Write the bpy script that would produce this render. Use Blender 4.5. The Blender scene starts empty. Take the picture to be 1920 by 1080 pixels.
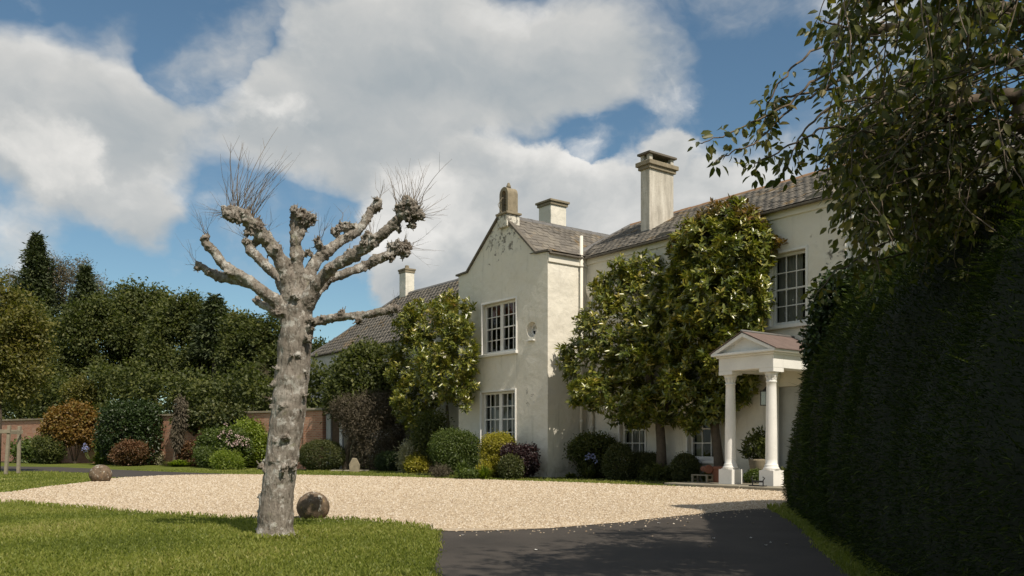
import bpy, bmesh, math, random
import numpy as np
from mathutils import Vector, noise, Matrix

R = math.radians
rng = np.random.default_rng(7)
random.seed(7)
sc = bpy.context.scene
col = sc.collection

# ------------------------------------------------------------------ camera
F, U0, V0, EYE = 1626.0, 960.0, 832.0, 1.08     # focal length and horizon in photo pixels, eye height in m
cam = bpy.data.cameras.new('camera')
cam.sensor_width = 36.0
cam.lens = F / 1920 * 36
cam.shift_y = (V0 - 540) / 1920
cam.clip_start = 0.05
cam.clip_end = 3000
co = bpy.data.objects.new('camera', cam)
col.objects.link(co)
co.location = (0, 0, EYE)
co.rotation_euler = (R(90), 0, 0)
sc.camera = co

# ------------------------------------------------------------------ light
SUN_EL = R(50)
SH = Vector((0.580, -0.815, 0)).normalized()
SUN = Vector((SH.x * math.cos(SUN_EL), SH.y * math.cos(SUN_EL), math.sin(SUN_EL)))
sl = bpy.data.lights.new('sun', 'SUN')
sl.energy = 4.2
sl.angle = R(0.53)
sl.color = (1.0, 0.90, 0.76)
so = bpy.data.objects.new('sun', sl)
col.objects.link(so)
so.location = SUN * 60
so.rotation_euler = SUN.to_track_quat('Z', 'Y').to_euler()

vs = sc.view_settings
vs.view_transform = 'Standard'
vs.look = 'None'
vs.exposure = 0.27
vs.gamma = 1.0
vs.use_curve_mapping = False
sc.cycles.use_denoising = True
sc.cycles.max_bounces = 6
sc.cycles.transparent_max_bounces = 12
sc.cycles.caustics_reflective = False
sc.cycles.caustics_refractive = False


def pdir(u, v):
    return Vector(((u - U0) / F, 1.0, (V0 - v) / F)).normalized()


class NT:
    """tiny node-tree helper"""
    def __init__(s, tree):
        s.t = tree
        tree.nodes.clear()

    def n(s, typ, **kw):
        nd = s.t.nodes.new(typ)
        for k, v in kw.items():
            if k.startswith('_'):
                setattr(nd, k[1:], v)
            else:
                key = int(k[1:]) if (k[0] == 'i' and k[1:].isdigit()) else k.replace('__', ' ')
                if hasattr(v, 'is_output'):
                    s.t.links.new(v, nd.inputs[key])
                else:
                    nd.inputs[key].default_value = v
        return nd

    def m(s, op, a, b=0.0, c=0.0, clamp=False):
        nd = s.n('ShaderNodeMath', _operation=op, i0=a, i1=b, i2=c)
        nd.use_clamp = clamp
        return nd.outputs[0]

    def vm(s, op, a, b=(0, 0, 0)):
        return s.n('ShaderNodeVectorMath', _operation=op, i0=a, i1=b)

    def noise(s, vec, scale, detail=4, rough=0.55, dist=0.0):
        nd = s.n('ShaderNodeTexNoise', Vector=vec, Scale=scale, Detail=detail, Roughness=rough, Distortion=dist)
        return nd.outputs['Fac']

    def mr(s, x, a, b, c=0.0, d=1.0, smooth=True):
        nd = s.n('ShaderNodeMapRange', i0=x, i1=a, i2=b, i3=c, i4=d)
        nd.interpolation_type = 'SMOOTHSTEP' if smooth else 'LINEAR'
        return nd.outputs[0]

    def mix(s, f, a, b, blend='MIX'):
        nd = s.t.nodes.new('ShaderNodeMix')
        nd.data_type = 'RGBA'
        nd.blend_type = blend
        for i, v in ((0, f), (6, a), (7, b)):
            if hasattr(v, 'is_output'):
                s.t.links.new(v, nd.inputs[i])
            elif i == 0:
                nd.inputs[i].default_value = v
            else:
                nd.inputs[i].default_value = (*v[:3], 1)
        return nd.outputs[2]

    def ramp(s, f, stops):
        nd = s.t.nodes.new('ShaderNodeValToRGB')
        els = nd.color_ramp.elements
        while len(els) < len(stops):
            els.new(0.5)
        for e, (p, c) in zip(els, stops):
            e.position = p
            e.color = (*c, 1)
        s.t.links.new(f, nd.inputs[0])
        return nd.outputs[0]


# ------------------------------------------------------------------ sky
w = bpy.data.worlds.new('World')
sc.world = w
w.use_nodes = True
t = NT(w.node_tree)
sky = t.n('ShaderNodeTexSky', _sky_type='NISHITA')
sky.sun_disc = False
sky.sun_elevation = SUN_EL
sky.sun_rotation = math.atan2(SH.x, SH.y)
sky.air_density = 1.0
sky.dust_density = 0.25
sky.ozone_density = 1.1
tc = t.n('ShaderNodeTexCoord')
d = t.vm('NORMALIZE', tc.outputs['Generated']).outputs[0]
dz = t.vm('MULTIPLY', d, (1, 1, 1.35)).outputs[0]


def warped(vec, scale, amt, detail):
    wn = t.n('ShaderNodeTexNoise', Vector=vec, Scale=scale, Detail=detail, Roughness=0.6).outputs['Color']
    wv = t.vm('SCALE', t.vm('SUBTRACT', wn, (0.5, 0.5, 0.5)).outputs[0])
    wv.inputs['Scale'].default_value = amt
    return t.vm('ADD', vec, wv.outputs[0]).outputs[0]


dw = warped(dz, 5.0, 0.12, 5.0)
dw2 = warped(dz, 9.0, 0.075, 6.0)


def cloud_layer(vec, blobs, nscale, amp, k, lo, hi, seed, sharp=1.0):
    """one cloud deck: clouds of the day by direction over a plain fractal field; returns cover and light"""
    acc, topn = None, None
    sz = t.n('ShaderNodeSeparateXYZ', Vector=vec).outputs[2]
    for (u, v, r, wt) in blobs:
        c = pdir(u, v)
        dist = t.vm('DISTANCE', vec, (c.x, c.y, c.z * 1.35)).outputs['Value']
        g = t.mr(dist, r * 1.15, r * (1 - sharp) * .5, 0.0, wt)
        acc = g if acc is None else t.m('ADD', acc, g)
        if wt > 0.7:
            tp = t.m('MULTIPLY', t.m('MULTIPLY', t.m('SUBTRACT', sz, c.z * 1.35), 1 / r), g)
            topn = tp if topn is None else t.m('ADD', topn, tp)
    acc = t.m('POWER', t.m('MAXIMUM', acc, 0.0), 0.75)
    sv = t.vm('ADD', vec, (seed, seed * .7, 0)).outputs[0]
    fb = t.noise(sv, nscale, 7, 0.53, 0.15)
    fbo = t.noise(t.vm('ADD', sv, (0.02, 0.0, 0.05)).outputs[0], nscale, 7, 0.53, 0.15)
    fb2 = t.noise(sv, 2.0, 3, 0.5, 0.2)
    dens = t.m('ADD', t.m('MULTIPLY', acc, k), t.m('ADD', t.m('MULTIPLY', t.m('SUBTRACT', fb2, 0.5), 0.9), t.m('MULTIPLY', t.m('SUBTRACT', fb, 0.5), amp)))
    cv = pdir(960, 420)       # away from the view the same broken cover goes on
    dens = t.m('ADD', dens, t.mr(t.vm('DISTANCE', d, tuple(cv)).outputs['Value'], 0.55, 0.95, 0.0, 0.24))
    cover = t.mr(dens, lo, hi)
    lit = t.m('ADD', t.m('MULTIPLY', t.m('SUBTRACT', fb, fbo), 2.0), 0.60)
    lit = t.m('ADD', lit, t.m('MULTIPLY', t.m('MAXIMUM', t.m('MINIMUM', topn, 1.0), -1.0), 0.30))
    lit = t.m('SUBTRACT', lit, t.m('MULTIPLY', t.mr(dens, lo + .35, lo + 1.05), 0.24), clamp=True)
    return cover, lit


deckA = [(20, 190, .13, 1.0), (120, 220, .13, 1.0), (235, 215, .09, .9), (90, 350, .12, 1.0), (215, 360, .09, .9), (285, 430, .05, .85), (40, 100, .07, .35),
         (470, 240, .07, .75), (550, 190, .085, 1.0), (660, 160, .11, 1.0), (790, 130, .11, 1.0), (920, 120, .11, 1.0), (1050, 110, .10, 1.0), (1170, 140, .085, .95), (1010, 215, .08, .8),
         (610, 285, .085, .8), (740, 260, .09, .85), (860, 240, .08, .8), (250, 42, .05, .5), (570, 45, .06, .45), (700, 30, .07, .5), (1330, 110, .07, .3), (20, 480, .05, .6), (1430, 50, .09, -.6), (1360, 20, .06, -.4), (400, 20, .08, -.6),
         (430, 70, .075, -1.0), (375, 150, .05, -.9), (330, 110, .05, -.5), (620, 410, .06, -.6), (1120, 285, .05, -.9), (1190, 262, .05, -.7), (1420, 200, .09, -.5), (360, 420, .06, -.9), (810, 105, .025, -.9), (510, 390, .07, -.6), (400, 340, .04, -.4), (420, 520, .08, -.6), (150, 560, .1, -.5)]
deckB = [(850, 300, .05, 1.0), (930, 300, .06, 1.0), (1000, 330, .06, 1.0), (880, 370, .08, 1.0), (780, 430, .08, 1.0), (930, 430, .10, 1.0), (1080, 370, .07, 1.0), (1150, 400, .09, 1.0), (760, 500, .07, .9), (830, 520, .08, .9),
         (1290, 370, .07, .9), (1400, 400, .08, .8), (1250, 285, .028, .8), (335, 572, .020, 1.0), (30, 250, .07, .75), (100, 300, .06, .6), (730, 360, .05, .7),
         (620, 480, .07, -.7), (1110, 285, .035, -.8), (480, 560, .1, -.5), (560, 330, .06, -.6)]
cA, lA = cloud_layer(dw, deckA, 5.5, 1.7, 0.54, 0.05, 0.55, 0.0)
cB, lB = cloud_layer(dw2, deckB, 7.5, 1.3, 0.60, 0.16, 0.50, 3.1, .8)
colA = t.ramp(lA, [(0.0, (0.42, 0.47, 0.50)), (0.4, (0.55, 0.575, 0.58)), (0.75, (0.70, 0.70, 0.68)), (1.0, (0.86, 0.85, 0.82))])
colB = t.ramp(lB, [(0.0, (0.46, 0.50, 0.53)), (0.4, (0.62, 0.635, 0.63)), (0.75, (0.84, 0.83, 0.80)), (1.0, (1.0, 0.98, 0.94))])
bg1 = t.n('ShaderNodeBackground', Color=t.mix(1.0, sky.outputs[0], (0.84, 1.0, 0.98), 'MULTIPLY'), Strength=0.078)
bgA = t.n('ShaderNodeBackground', Color=colA, Strength=0.74)
bgB = t.n('ShaderNodeBackground', Color=colB, Strength=0.74)
mx = t.n('ShaderNodeMixShader', i0=t.m('MULTIPLY', cA, 0.96), i1=bg1.outputs[0], i2=bgA.outputs[0])
mx = t.n('ShaderNodeMixShader', i0=t.m('MULTIPLY', cB, 0.97), i1=mx.outputs[0], i2=bgB.outputs[0])
t.n('ShaderNodeOutputWorld', Surface=mx.outputs[0])
w.cycles.sampling_method = 'MANUAL'
w.cycles.sample_map_resolution = 512

# ------------------------------------------------------------------ materials
MATS = {}


def mat(name, fn=None):
    if name in MATS:
        return MATS[name]
    m = bpy.data.materials.new(name)
    m.use_nodes = True
    MATS[name] = m
    fn(NT(m.node_tree))
    return m


def out(t, sh):
    t.n('ShaderNodeOutputMaterial', Surface=sh)


def bump(t, h, strength=0.3, dist=0.02):
    return t.n('ShaderNodeBump', Height=h, Strength=strength, Distance=dist).outputs[0]


def geo(t):
    return t.n('ShaderNodeNewGeometry').outputs['Position']


def objc(t):
    return t.n('ShaderNodeTexCoord').outputs['Object']


def simple(name, c, rough=0.6, var=0.15, scale=6.0, bstr=0.15, spec=0.4, metal=0.0):
    def fn(t):
        p = objc(t)
        n1 = t.noise(p, scale, 6, 0.6)
        n2 = t.noise(p, scale * 9, 4, 0.6)
        f = t.m('ADD', t.m('MULTIPLY', n1, 0.7), t.m('MULTIPLY', n2, 0.3))
        cc = t.ramp(f, [(0.3, tuple(x * (1 - var) for x in c)), (0.7, tuple(min(1, x * (1 + var)) for x in c))])
        b = t.n('ShaderNodeBsdfPrincipled', Base__Color=cc, Roughness=rough, Metallic=metal, Normal=bump(t, f, bstr))
        b.inputs['Specular IOR Level'].default_value = spec
        out(t, b.outputs[0])
    return mat(name, fn)


def leaf(name, cols, rough=0.45, trans=0.3, spec=0.4, tcol=None):
    """cols: dark, mid, light tints chosen leaf by leaf through the 'tint' attribute"""
    def fn(t):
        at = t.n('ShaderNodeAttribute', _attribute_name='tint').outputs['Fac']
        k = len(cols)
        cc = t.ramp(at, [(i / max(1, k - 1), c) for i, c in enumerate(cols)])
        b = t.n('ShaderNodeBsdfPrincipled', Base__Color=cc, Roughness=rough)
        b.inputs['Specular IOR Level'].default_value = spec
        tc_ = t.mix(1.0, cc, tcol or (1.5, 1.7, 0.6), 'MULTIPLY')
        tr = t.n('ShaderNodeBsdfTranslucent', Color=tc_)
        mx_ = t.n('ShaderNodeMixShader', i0=trans, i1=b.outputs[0], i2=tr.outputs[0])
        out(t, mx_.outputs[0])
    return mat(name, fn)


def m_render(t):           # lime render / masonry paint on the house, weathered
    p = objc(t)
    big = t.noise(p, 0.55, 5, 0.6)
    mid = t.noise(p, 2.6, 6, 0.65, 0.4)
    fine = t.noise(p, 28, 5, 0.6)
    c = t.ramp(big, [(0.3, (0.62, 0.590, 0.515)), (0.55, (0.68, 0.650, 0.570)), (0.75, (0.65, 0.615, 0.53))])
    # grey algae streaks running down from the eaves
    st = t.n('ShaderNodeMapping', Vector=p)
    st.inputs['Scale'].default_value = (2.2, 2.2, 0.28)
    streak = t.noise(st.outputs[0], 1.6, 6, 0.65)
    c = t.mix(t.mr(streak, 0.54, 0.76, 0, 0.5), c, (0.40, 0.385, 0.335))
    # flaking and black mould, strongest near the top of the gable
    z = t.n('ShaderNodeSeparateXYZ', Vector=p)
    hi = t.mr(z.outputs[2], 6.4, 8.3)
    gx = t.mr(t.m('ABSOLUTE', t.m('ADD', z.outputs[0], 2.3)), 2.2, 0.4)
    gy = t.mr(t.m('ABSOLUTE', z.outputs[1]), 0.6, 0.2)
    lowx = t.mr(t.m('ABSOLUTE', t.m('ADD', z.outputs[0], 0.9)), 0.45, 0.1)
    lowz = t.mr(t.m('ABSOLUTE', t.m('SUBTRACT', z.outputs[2], 2.6)), 0.7, 0.1)
    zone = t.m('ADD', t.m('MULTIPLY', t.m('MULTIPLY', hi, gx), gy), t.m('MULTIPLY', t.m('MULTIPLY', lowx, lowz), 0.75))
    rx = t.mr(t.m('ABSOLUTE', t.m('SUBTRACT', z.outputs[0], 9.0)), 0.6, 0.1)
    rz = t.mr(t.m('ABSOLUTE', t.m('SUBTRACT', z.outputs[2], 5.6)), 0.5, 0.1)
    zone = t.m('ADD', zone, t.m('MULTIPLY', rx, rz))
    mx_ = t.mr(z.outputs[2], 6.0, 6.9)
    mxx = t.mr(t.m('ABSOLUTE', t.m('SUBTRACT', z.outputs[0], 3.4)), 1.2, 0.2)
    zone = t.m('ADD', zone, t.m('MULTIPLY', t.m('MULTIPLY', mx_, mxx), 0.6))
    spot = t.noise(p, 4.5, 9, 0.72, 0.6)
    spots = t.mr(t.m('ADD', spot, t.m('MULTIPLY', zone, 0.16)), 0.665, 0.72)
    c = t.mix(t.m('MULTIPLY', spots, 0.85), c, (0.13, 0.12, 0.10))
    c = t.mix(t.mr(t.m('ADD', mid, t.m('MULTIPLY', zone, 0.1)), 0.58, 0.75, 0, 0.35), c, (0.45, 0.43, 0.37))
    # splash-back near the ground
    c = t.mix(t.m('MULTIPLY', t.mr(z.outputs[2], 0.9, 0.0), t.mr(mid, 0.3, 0.7)), c, (0.33, 0.31, 0.24))
    h = t.m('ADD', t.m('MULTIPLY', t.noise(p, 0.9, 3, 0.5), 3.2), t.m('ADD', t.m('MULTIPLY', mid, 0.9), t.m('MULTIPLY', fine, 0.14)))
    h = t.m('SUBTRACT', h, t.m('MULTIPLY', spots, 0.2))
    b = t.n('ShaderNodeBsdfPrincipled', Base__Color=c, Roughness=0.85, Normal=bump(t, h, 0.85, 0.045))
    b.inputs['Specular IOR Level'].default_value = 0.2
    out(t, b.outputs[0])


def m_slate(t):
    oi = t.n('ShaderNodeObjectInfo')
    p = objc(t)
    gp = geo(t)
    at = t.n('ShaderNodeAttribute', _attribute_name='tint').outputs['Fac']
    r = t.m('FRACT', t.m('ADD', oi.outputs['Random'], at))
    c = t.ramp(r, [(0.0, (0.118, 0.106, 0.090)), (0.35, (0.145, 0.130, 0.110)), (0.7, (0.168, 0.150, 0.125)), (1.0, (0.20, 0.178, 0.145))])
    n1 = t.noise(gp, 1.1, 6, 0.65)
    n2 = t.noise(gp, 9.0, 5, 0.65)
    c = t.mix(t.mr(n1, 0.56, 0.70, 0, 0.75), c, (0.30, 0.185, 0.055))           # orange lichen
    c = t.mix(t.mr(n2, 0.60, 0.72, 0, 0.55), c, (0.34, 0.32, 0.26))             # pale lichen
    b = t.n('ShaderNodeBsdfPrincipled', Base__Color=c, Roughness=0.72, Normal=bump(t, n2, 0.5, 0.01))
    b.inputs['Specular IOR Level'].default_value = 0.35
    out(t, b.outputs[0])


def m_glass(t):
    p = geo(t)
    n1 = t.noise(p, 3.0, 2, 0.5)
    nrm = bump(t, n1, 0.05, 0.02)
    gl = t.n('ShaderNodeBsdfGlossy', Color=(0.9, 0.95, 1, 1), Roughness=0.02, Normal=nrm)
    tr = t.n('ShaderNodeBsdfTransparent', Color=(0.82, 0.86, 0.84, 1))
    fr = t.n('ShaderNodeFresnel', IOR=1.5, Normal=nrm)
    f = t.m('MULTIPLY', fr.outputs[0], 0.75, clamp=True)
    out(t, t.n('ShaderNodeMixShader', i0=f, i1=tr.outputs[0], i2=gl.outputs[0]).outputs[0])


def m_bark(t):             # pollard: grey bark with pale lichen and dark fissures
    p = objc(t)
    mp = t.n('ShaderNodeMapping', Vector=p)
    mp.inputs['Scale'].default_value = (1, 1, 0.35)
    n1 = t.noise(p, 3.2, 8, 0.65, 0.5)
    n2 = t.noise(mp.outputs[0], 34, 8, 0.72, 0.5)
    n3 = t.noise(p, 75, 5, 0.65)
    c = t.ramp(n1, [(0.28, (0.15, 0.128, 0.104)), (0.5, (0.27, 0.24, 0.205)), (0.72, (0.39, 0.365, 0.325))])
    c = t.mix(t.mr(n2, 0.50, 0.36, 0, 0.75), c, (0.075, 0.058, 0.044))
    c = t.mix(t.mr(t.noise(p, 16, 7, 0.75, 0.8), 0.48, 0.38, 0, 0.4), c, (0.125, 0.105, 0.085))
    c = t.mix(t.mr(t.noise(p, 9, 8, 0.7), 0.53, 0.60, 0, 0.75), c, (0.52, 0.505, 0.465))
    c = t.mix(t.mr(t.noise(p, 5.5, 5, 0.6, 1.0), 0.60, 0.72, 0, 0.35), c, (0.22, 0.23, 0.12))
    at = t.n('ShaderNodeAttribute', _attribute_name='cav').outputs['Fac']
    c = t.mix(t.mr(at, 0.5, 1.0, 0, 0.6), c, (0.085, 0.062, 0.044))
    h = t.m('ADD', t.m('MULTIPLY', n2, 0.8), t.m('MULTIPLY', n3, 0.35))
    b = t.n('ShaderNodeBsdfPrincipled', Base__Color=c, Roughness=0.9, Normal=bump(t, h, 1.0, 0.03))
    b.inputs['Specular IOR Level'].default_value = 0.1
    out(t, b.outputs[0])


def m_lawn(t):
    p = geo(t)
    n1 = t.noise(p, 0.45, 5, 0.6)
    n2 = t.noise(p, 3.5, 6, 0.65)
    n3 = t.noise(p, 40, 5, 0.7)
    c = t.ramp(t.m('ADD', t.m('MULTIPLY', n1, 0.55), t.m('MULTIPLY', n2, 0.45)),
               [(0.33, (0.095, 0.118, 0.022)), (0.5, (0.135, 0.160, 0.030)), (0.68, (0.185, 0.198, 0.046))])
    c = t.mix(t.mr(n3, 0.35, 0.7, 0, 0.5), c, (0.05, 0.07, 0.014))
    b = t.n('ShaderNodeBsdfPrincipled', Base__Color=c, Roughness=0.9, Normal=bump(t, t.m('ADD', n3, n2), 0.8, 0.05))
    b.inputs['Specular IOR Level'].default_value = 0.1
    out(t, b.outputs[0])


def m_gravel(t):
    p = geo(t)
    v = t.n('ShaderNodeTexVoronoi', Vector=p, Scale=42.0)
    cellc = v.outputs['Color']
    dist = v.outputs['Distance']
    s = t.n('ShaderNodeSeparateColor', Color=cellc)
    c = t.ramp(s.outputs[0], [(0.0, (0.27, 0.20, 0.128)), (0.35, (0.43, 0.34, 0.238)), (0.7, (0.52, 0.425, 0.305)), (1.0, (0.62, 0.55, 0.44))])
    big = t.noise(p, 0.5, 5, 0.6)
    c = t.mix(t.mr(big, 0.45, 0.7, 0, 0.35), c, (0.40, 0.30, 0.20))
    tr_ = t.n('ShaderNodeTexWave', Vector=t.n('ShaderNodeMapping', Vector=p, Rotation=(0, 0, 0.35)).outputs[0], Scale=0.22, Distortion=3.0, Detail=2.0)
    c = t.mix(t.mr(tr_.outputs['Fac'], 0.55, 0.95, 0, 0.22), c, (0.33, 0.25, 0.17))
    c = t.mix(t.mr(dist, 0.5, 0.8, 0, 0.35), c, (0.26, 0.20, 0.13))
    h = t.m('SUBTRACT', 1.0, dist)
    h = t.m('ADD', h, t.m('MULTIPLY', t.noise(p, 2.2, 4, 0.6), 1.5))
    b = t.n('ShaderNodeBsdfPrincipled', Base__Color=c, Roughness=0.85, Normal=bump(t, h, 0.8, 0.02))
    b.inputs['Specular IOR Level'].default_value = 0.2
    out(t, b.outputs[0])


def m_pebble(t):
    at = t.n('ShaderNodeAttribute', _attribute_name='tint').outputs['Fac']
    c = t.ramp(at, [(0.0, (0.23, 0.165, 0.10)), (0.3, (0.40, 0.315, 0.215)), (0.75, (0.51, 0.42, 0.30)), (1.0, (0.62, 0.56, 0.47))])
    b = t.n('ShaderNodeBsdfPrincipled', Base__Color=c, Roughness=0.8)
    out(t, b.outputs[0])


def m_tarmac(t):
    p = geo(t)
    n1 = t.noise(p, 0.9, 5, 0.6)
    n3 = t.noise(p, 90, 4, 0.7)
    c = t.ramp(n1, [(0.3, (0.030, 0.025, 0.020)), (0.7, (0.058, 0.048, 0.039))])
    c = t.mix(t.mr(n3, 0.55, 0.75, 0, 0.5), c, (0.15, 0.14, 0.125))
    b = t.n('ShaderNodeBsdfPrincipled', Base__Color=c, Roughness=0.85, Normal=bump(t, n3, 0.6, 0.01))
    out(t, b.outputs[0])


def m_brick(t):
    p = objc(t)
    br = t.n('ShaderNodeTexBrick', Vector=t.n('ShaderNodeCombineXYZ', i0=t.n('ShaderNodeSeparateXYZ', Vector=p).outputs[0],
             i1=t.n('ShaderNodeSeparateXYZ', Vector=p).outputs[2], i2=0.0).outputs[0], Scale=1.0)
    br.inputs['Brick Width'].default_value = 0.225
    br.inputs['Row Height'].default_value = 0.075
    br.inputs['Mortar Size'].default_value = 0.009
    br.inputs['Color1'].default_value = (0.34, 0.135, 0.075, 1)
    br.inputs['Color2'].default_value = (0.46, 0.225, 0.135, 1)
    br.inputs['Mortar'].default_value = (0.42, 0.34, 0.26, 1)
    n1 = t.noise(p, 1.3, 6, 0.65)
    c = t.mix(t.mr(n1, 0.5, 0.7, 0, 0.6), br.outputs[0], (0.42, 0.30, 0.22))
    c = t.mix(t.mr(t.noise(p, 5, 5, 0.6), 0.62, 0.72, 0, 0.5), c, (0.16, 0.11, 0.08))
    h = t.m('ADD', t.m('MULTIPLY', t.m('SUBTRACT', 1.0, br.outputs['Fac']), 0.6), t.noise(p, 30, 4, 0.6))
    b = t.n('ShaderNodeBsdfPrincipled', Base__Color=c, Roughness=0.9, Normal=bump(t, h, 0.5, 0.01))
    out(t, b.outputs[0])


def m_lichenstone(t):
    p = objc(t)
    n1 = t.noise(p, 9, 7, 0.7)
    c = t.ramp(n1, [(0.3, (0.070, 0.062, 0.044)), (0.55, (0.17, 0.125, 0.088)), (0.75, (0.24, 0.19, 0.14))])
    oi_ = t.n('ShaderNodeObjectInfo').outputs['Random']
    q = t.vm('ADD', p, t.n('ShaderNodeCombineXYZ', i0=oi_, i1=oi_, i2=oi_).outputs[0]).outputs[0]
    top_ = t.m('MULTIPLY', t.n('ShaderNodeSeparateXYZ', Vector=p).outputs[2], 0.22)
    sp = t.mr(t.m('ADD', t.noise(q, 9, 6, 0.72, 0.4), top_), 0.60, 0.64)
    c = t.mix(t.m('MULTIPLY', sp, 0.85), c, (0.50, 0.48, 0.42))
    c = t.mix(t.mr(t.noise(p, 11, 5, 0.7), 0.60, 0.68, 0, 0.6), c, (0.42, 0.30, 0.12))
    b = t.n('ShaderNodeBsdfPrincipled', Base__Color=c, Roughness=1.0, Normal=bump(t, t.noise(p, 40, 6, 0.7), 1.0, 0.02))
    b.inputs['Specular IOR Level'].default_value = 0.05
    out(t, b.outputs[0])


def m_chimney(t):
    p = objc(t)
    mp = t.n('ShaderNodeMapping', Vector=p)
    mp.inputs['Scale'].default_value = (3, 3, 0.6)
    n1 = t.noise(mp.outputs[0], 1.4, 7, 0.68)
    n2 = t.noise(p, 12, 6, 0.65)
    c = t.ramp(n1, [(0.28, (0.27, 0.25, 0.21)), (0.5, (0.46, 0.43, 0.37)), (0.7, (0.60, 0.57, 0.50))])
    c = t.mix(t.mr(n2, 0.58, 0.72, 0, 0.5), c, (0.20, 0.18, 0.14))
    b = t.n('ShaderNodeBsdfPrincipled', Base__Color=c, Roughness=0.9, Normal=bump(t, n2, 0.6, 0.02))
    out(t, b.outputs[0])


RENDER = mat('weathered_render', m_render)
SLATE = mat('slate', m_slate)
GLASS = mat('window_glass', m_glass)
BARK = mat('pollard_bark', m_bark)
LAWN = mat('lawn', m_lawn)
GRAVEL = mat('gravel', m_gravel)
PEBBLE = mat('pebble', m_pebble)
TARMAC = mat('tarmac', m_tarmac)
BRICK = mat('brick', m_brick)
LICHEN = mat('lichen_stone', m_lichenstone)
CHIM = mat('chimney_render', m_chimney)
WHITE = simple('white_paint', (0.70, 0.69, 0.66), 0.55, 0.10, 2.2, 0.25)
CREAM = simple('cream_paint', (0.67, 0.64, 0.56), 0.6, 0.06, 2, 0.1)
STONE = simple('old_stone', (0.23, 0.195, 0.135), 0.9, 0.35, 5, 0.6)
COPING = simple('dark_coping', (0.12, 0.105, 0.085), 0.85, 0.3, 6, 0.5)
LEAD = simple('lead', (0.13, 0.125, 0.12), 0.6, 0.2, 4, 0.2)
CLAY = simple('clay_ridge', (0.25, 0.15, 0.085), 0.85, 0.35, 7, 0.5)
SOIL = simple('soil', (0.055, 0.04, 0.027), 0.95, 0.4, 6, 0.8)
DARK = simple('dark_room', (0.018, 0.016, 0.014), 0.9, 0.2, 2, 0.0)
CURTAIN = simple('curtain', (0.40, 0.38, 0.35), 0.9, 0.12, 5, 0.3)
BLIND = simple('red_blind', (0.20, 0.045, 0.035), 0.9, 0.3, 6, 0.2)
TEAL = simple('teal_cushion', (0.03, 0.16, 0.17), 0.9, 0.2, 6, 0.2)
IRON = simple('black_iron', (0.02, 0.02, 0.02), 0.5, 0.2, 6, 0.2)
BRONZE = simple('bell_bronze', (0.12, 0.085, 0.04), 0.45, 0.3, 6, 0.2, metal=0.7)
TERRA = simple('terracotta', (0.20, 0.085, 0.052), 0.85, 0.25, 6, 0.3)
WOOD = simple('weathered_wood', (0.235, 0.205, 0.15), 0.85, 0.25, 8, 0.5)
BROWNWOOD = simple('brown_wood', (0.10, 0.065, 0.04), 0.85, 0.3, 8, 0.5)
TRUNK = simple('tree_bark', (0.10, 0.08, 0.06), 0.95, 0.35, 9, 0.8)
TWIG = simple('twig_bark', (0.16, 0.125, 0.09), 0.9, 0.25, 9, 0.4)
FLAG = simple('flagstone', (0.25, 0.225, 0.17), 0.9, 0.25, 4, 0.4)
PORCHROOF = simple('porch_slate', (0.145, 0.105, 0.092), 0.75, 0.25, 5, 0.4)
DOORPAINT = simple('grey_door', (0.40, 0.41, 0.40), 0.6, 0.08, 4, 0.1)

LF_MAG = leaf('magnolia_leaf', [(0.035, 0.055, 0.010), (0.105, 0.130, 0.020), (0.23, 0.23, 0.040), (0.32, 0.25, 0.055)], 0.30, 0.18, 0.65)
LF_MAGT = leaf('magnolia_leaf_bronze', [(0.07, 0.07, 0.015), (0.15, 0.10, 0.025), (0.24, 0.125, 0.035)], 0.35, 0.2, 0.5)
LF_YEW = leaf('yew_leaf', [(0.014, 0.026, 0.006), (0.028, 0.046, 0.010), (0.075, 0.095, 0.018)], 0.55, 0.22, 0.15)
LF_LAUREL = leaf('laurel_leaf', [(0.012, 0.024, 0.007), (0.026, 0.045, 0.012), (0.05, 0.075, 0.02)], 0.42, 0.18, 0.35)
LF_CHERRY = leaf('cherry_leaf', [(0.046, 0.058, 0.016), (0.085, 0.098, 0.024), (0.15, 0.15, 0.038), (0.19, 0.15, 0.05)], 0.45, 0.38, 0.4)
LF_DARK = leaf('dark_tree_leaf', [(0.036, 0.048, 0.015), (0.068, 0.083, 0.024), (0.135, 0.142, 0.040)], 0.55, 0.32, 0.25)
LF_OLIVE = leaf('olive_tree_leaf', [(0.065, 0.072, 0.017), (0.125, 0.122, 0.027), (0.19, 0.16, 0.038)], 0.55, 0.35)
LF_CONIFER = leaf('conifer_leaf', [(0.032, 0.044, 0.020), (0.055, 0.072, 0.032), (0.095, 0.11, 0.048)], 0.6, 0.12, 0.25)
LF_GREYTREE = leaf('grey_tree_leaf', [(0.075, 0.068, 0.045), (0.13, 0.11, 0.075), (0.17, 0.15, 0.10)], 0.7, 0.2)
LF_ORANGE = leaf('orange_leaf', [(0.11, 0.070, 0.018), (0.185, 0.105, 0.025), (0.235, 0.150, 0.036), (0.14, 0.135, 0.03)], 0.5, 0.35, tcol=(1.3, 1.1, 0.4))
LF_LIME = leaf('lime_leaf', [(0.085, 0.125, 0.014), (0.15, 0.20, 0.022), (0.22, 0.26, 0.04)], 0.5, 0.35)
LF_YELLOW = leaf('golden_leaf', [(0.14, 0.135, 0.014), (0.26, 0.235, 0.022), (0.36, 0.31, 0.045)], 0.5, 0.3)
LF_GREEN = leaf('garden_leaf', [(0.035, 0.058, 0.012), (0.065, 0.095, 0.018), (0.115, 0.145, 0.03)], 0.5, 0.3)
LF_BOX = leaf('box_leaf', [(0.028, 0.040, 0.010), (0.055, 0.068, 0.016), (0.10, 0.10, 0.03)], 0.5, 0.2)
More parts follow.
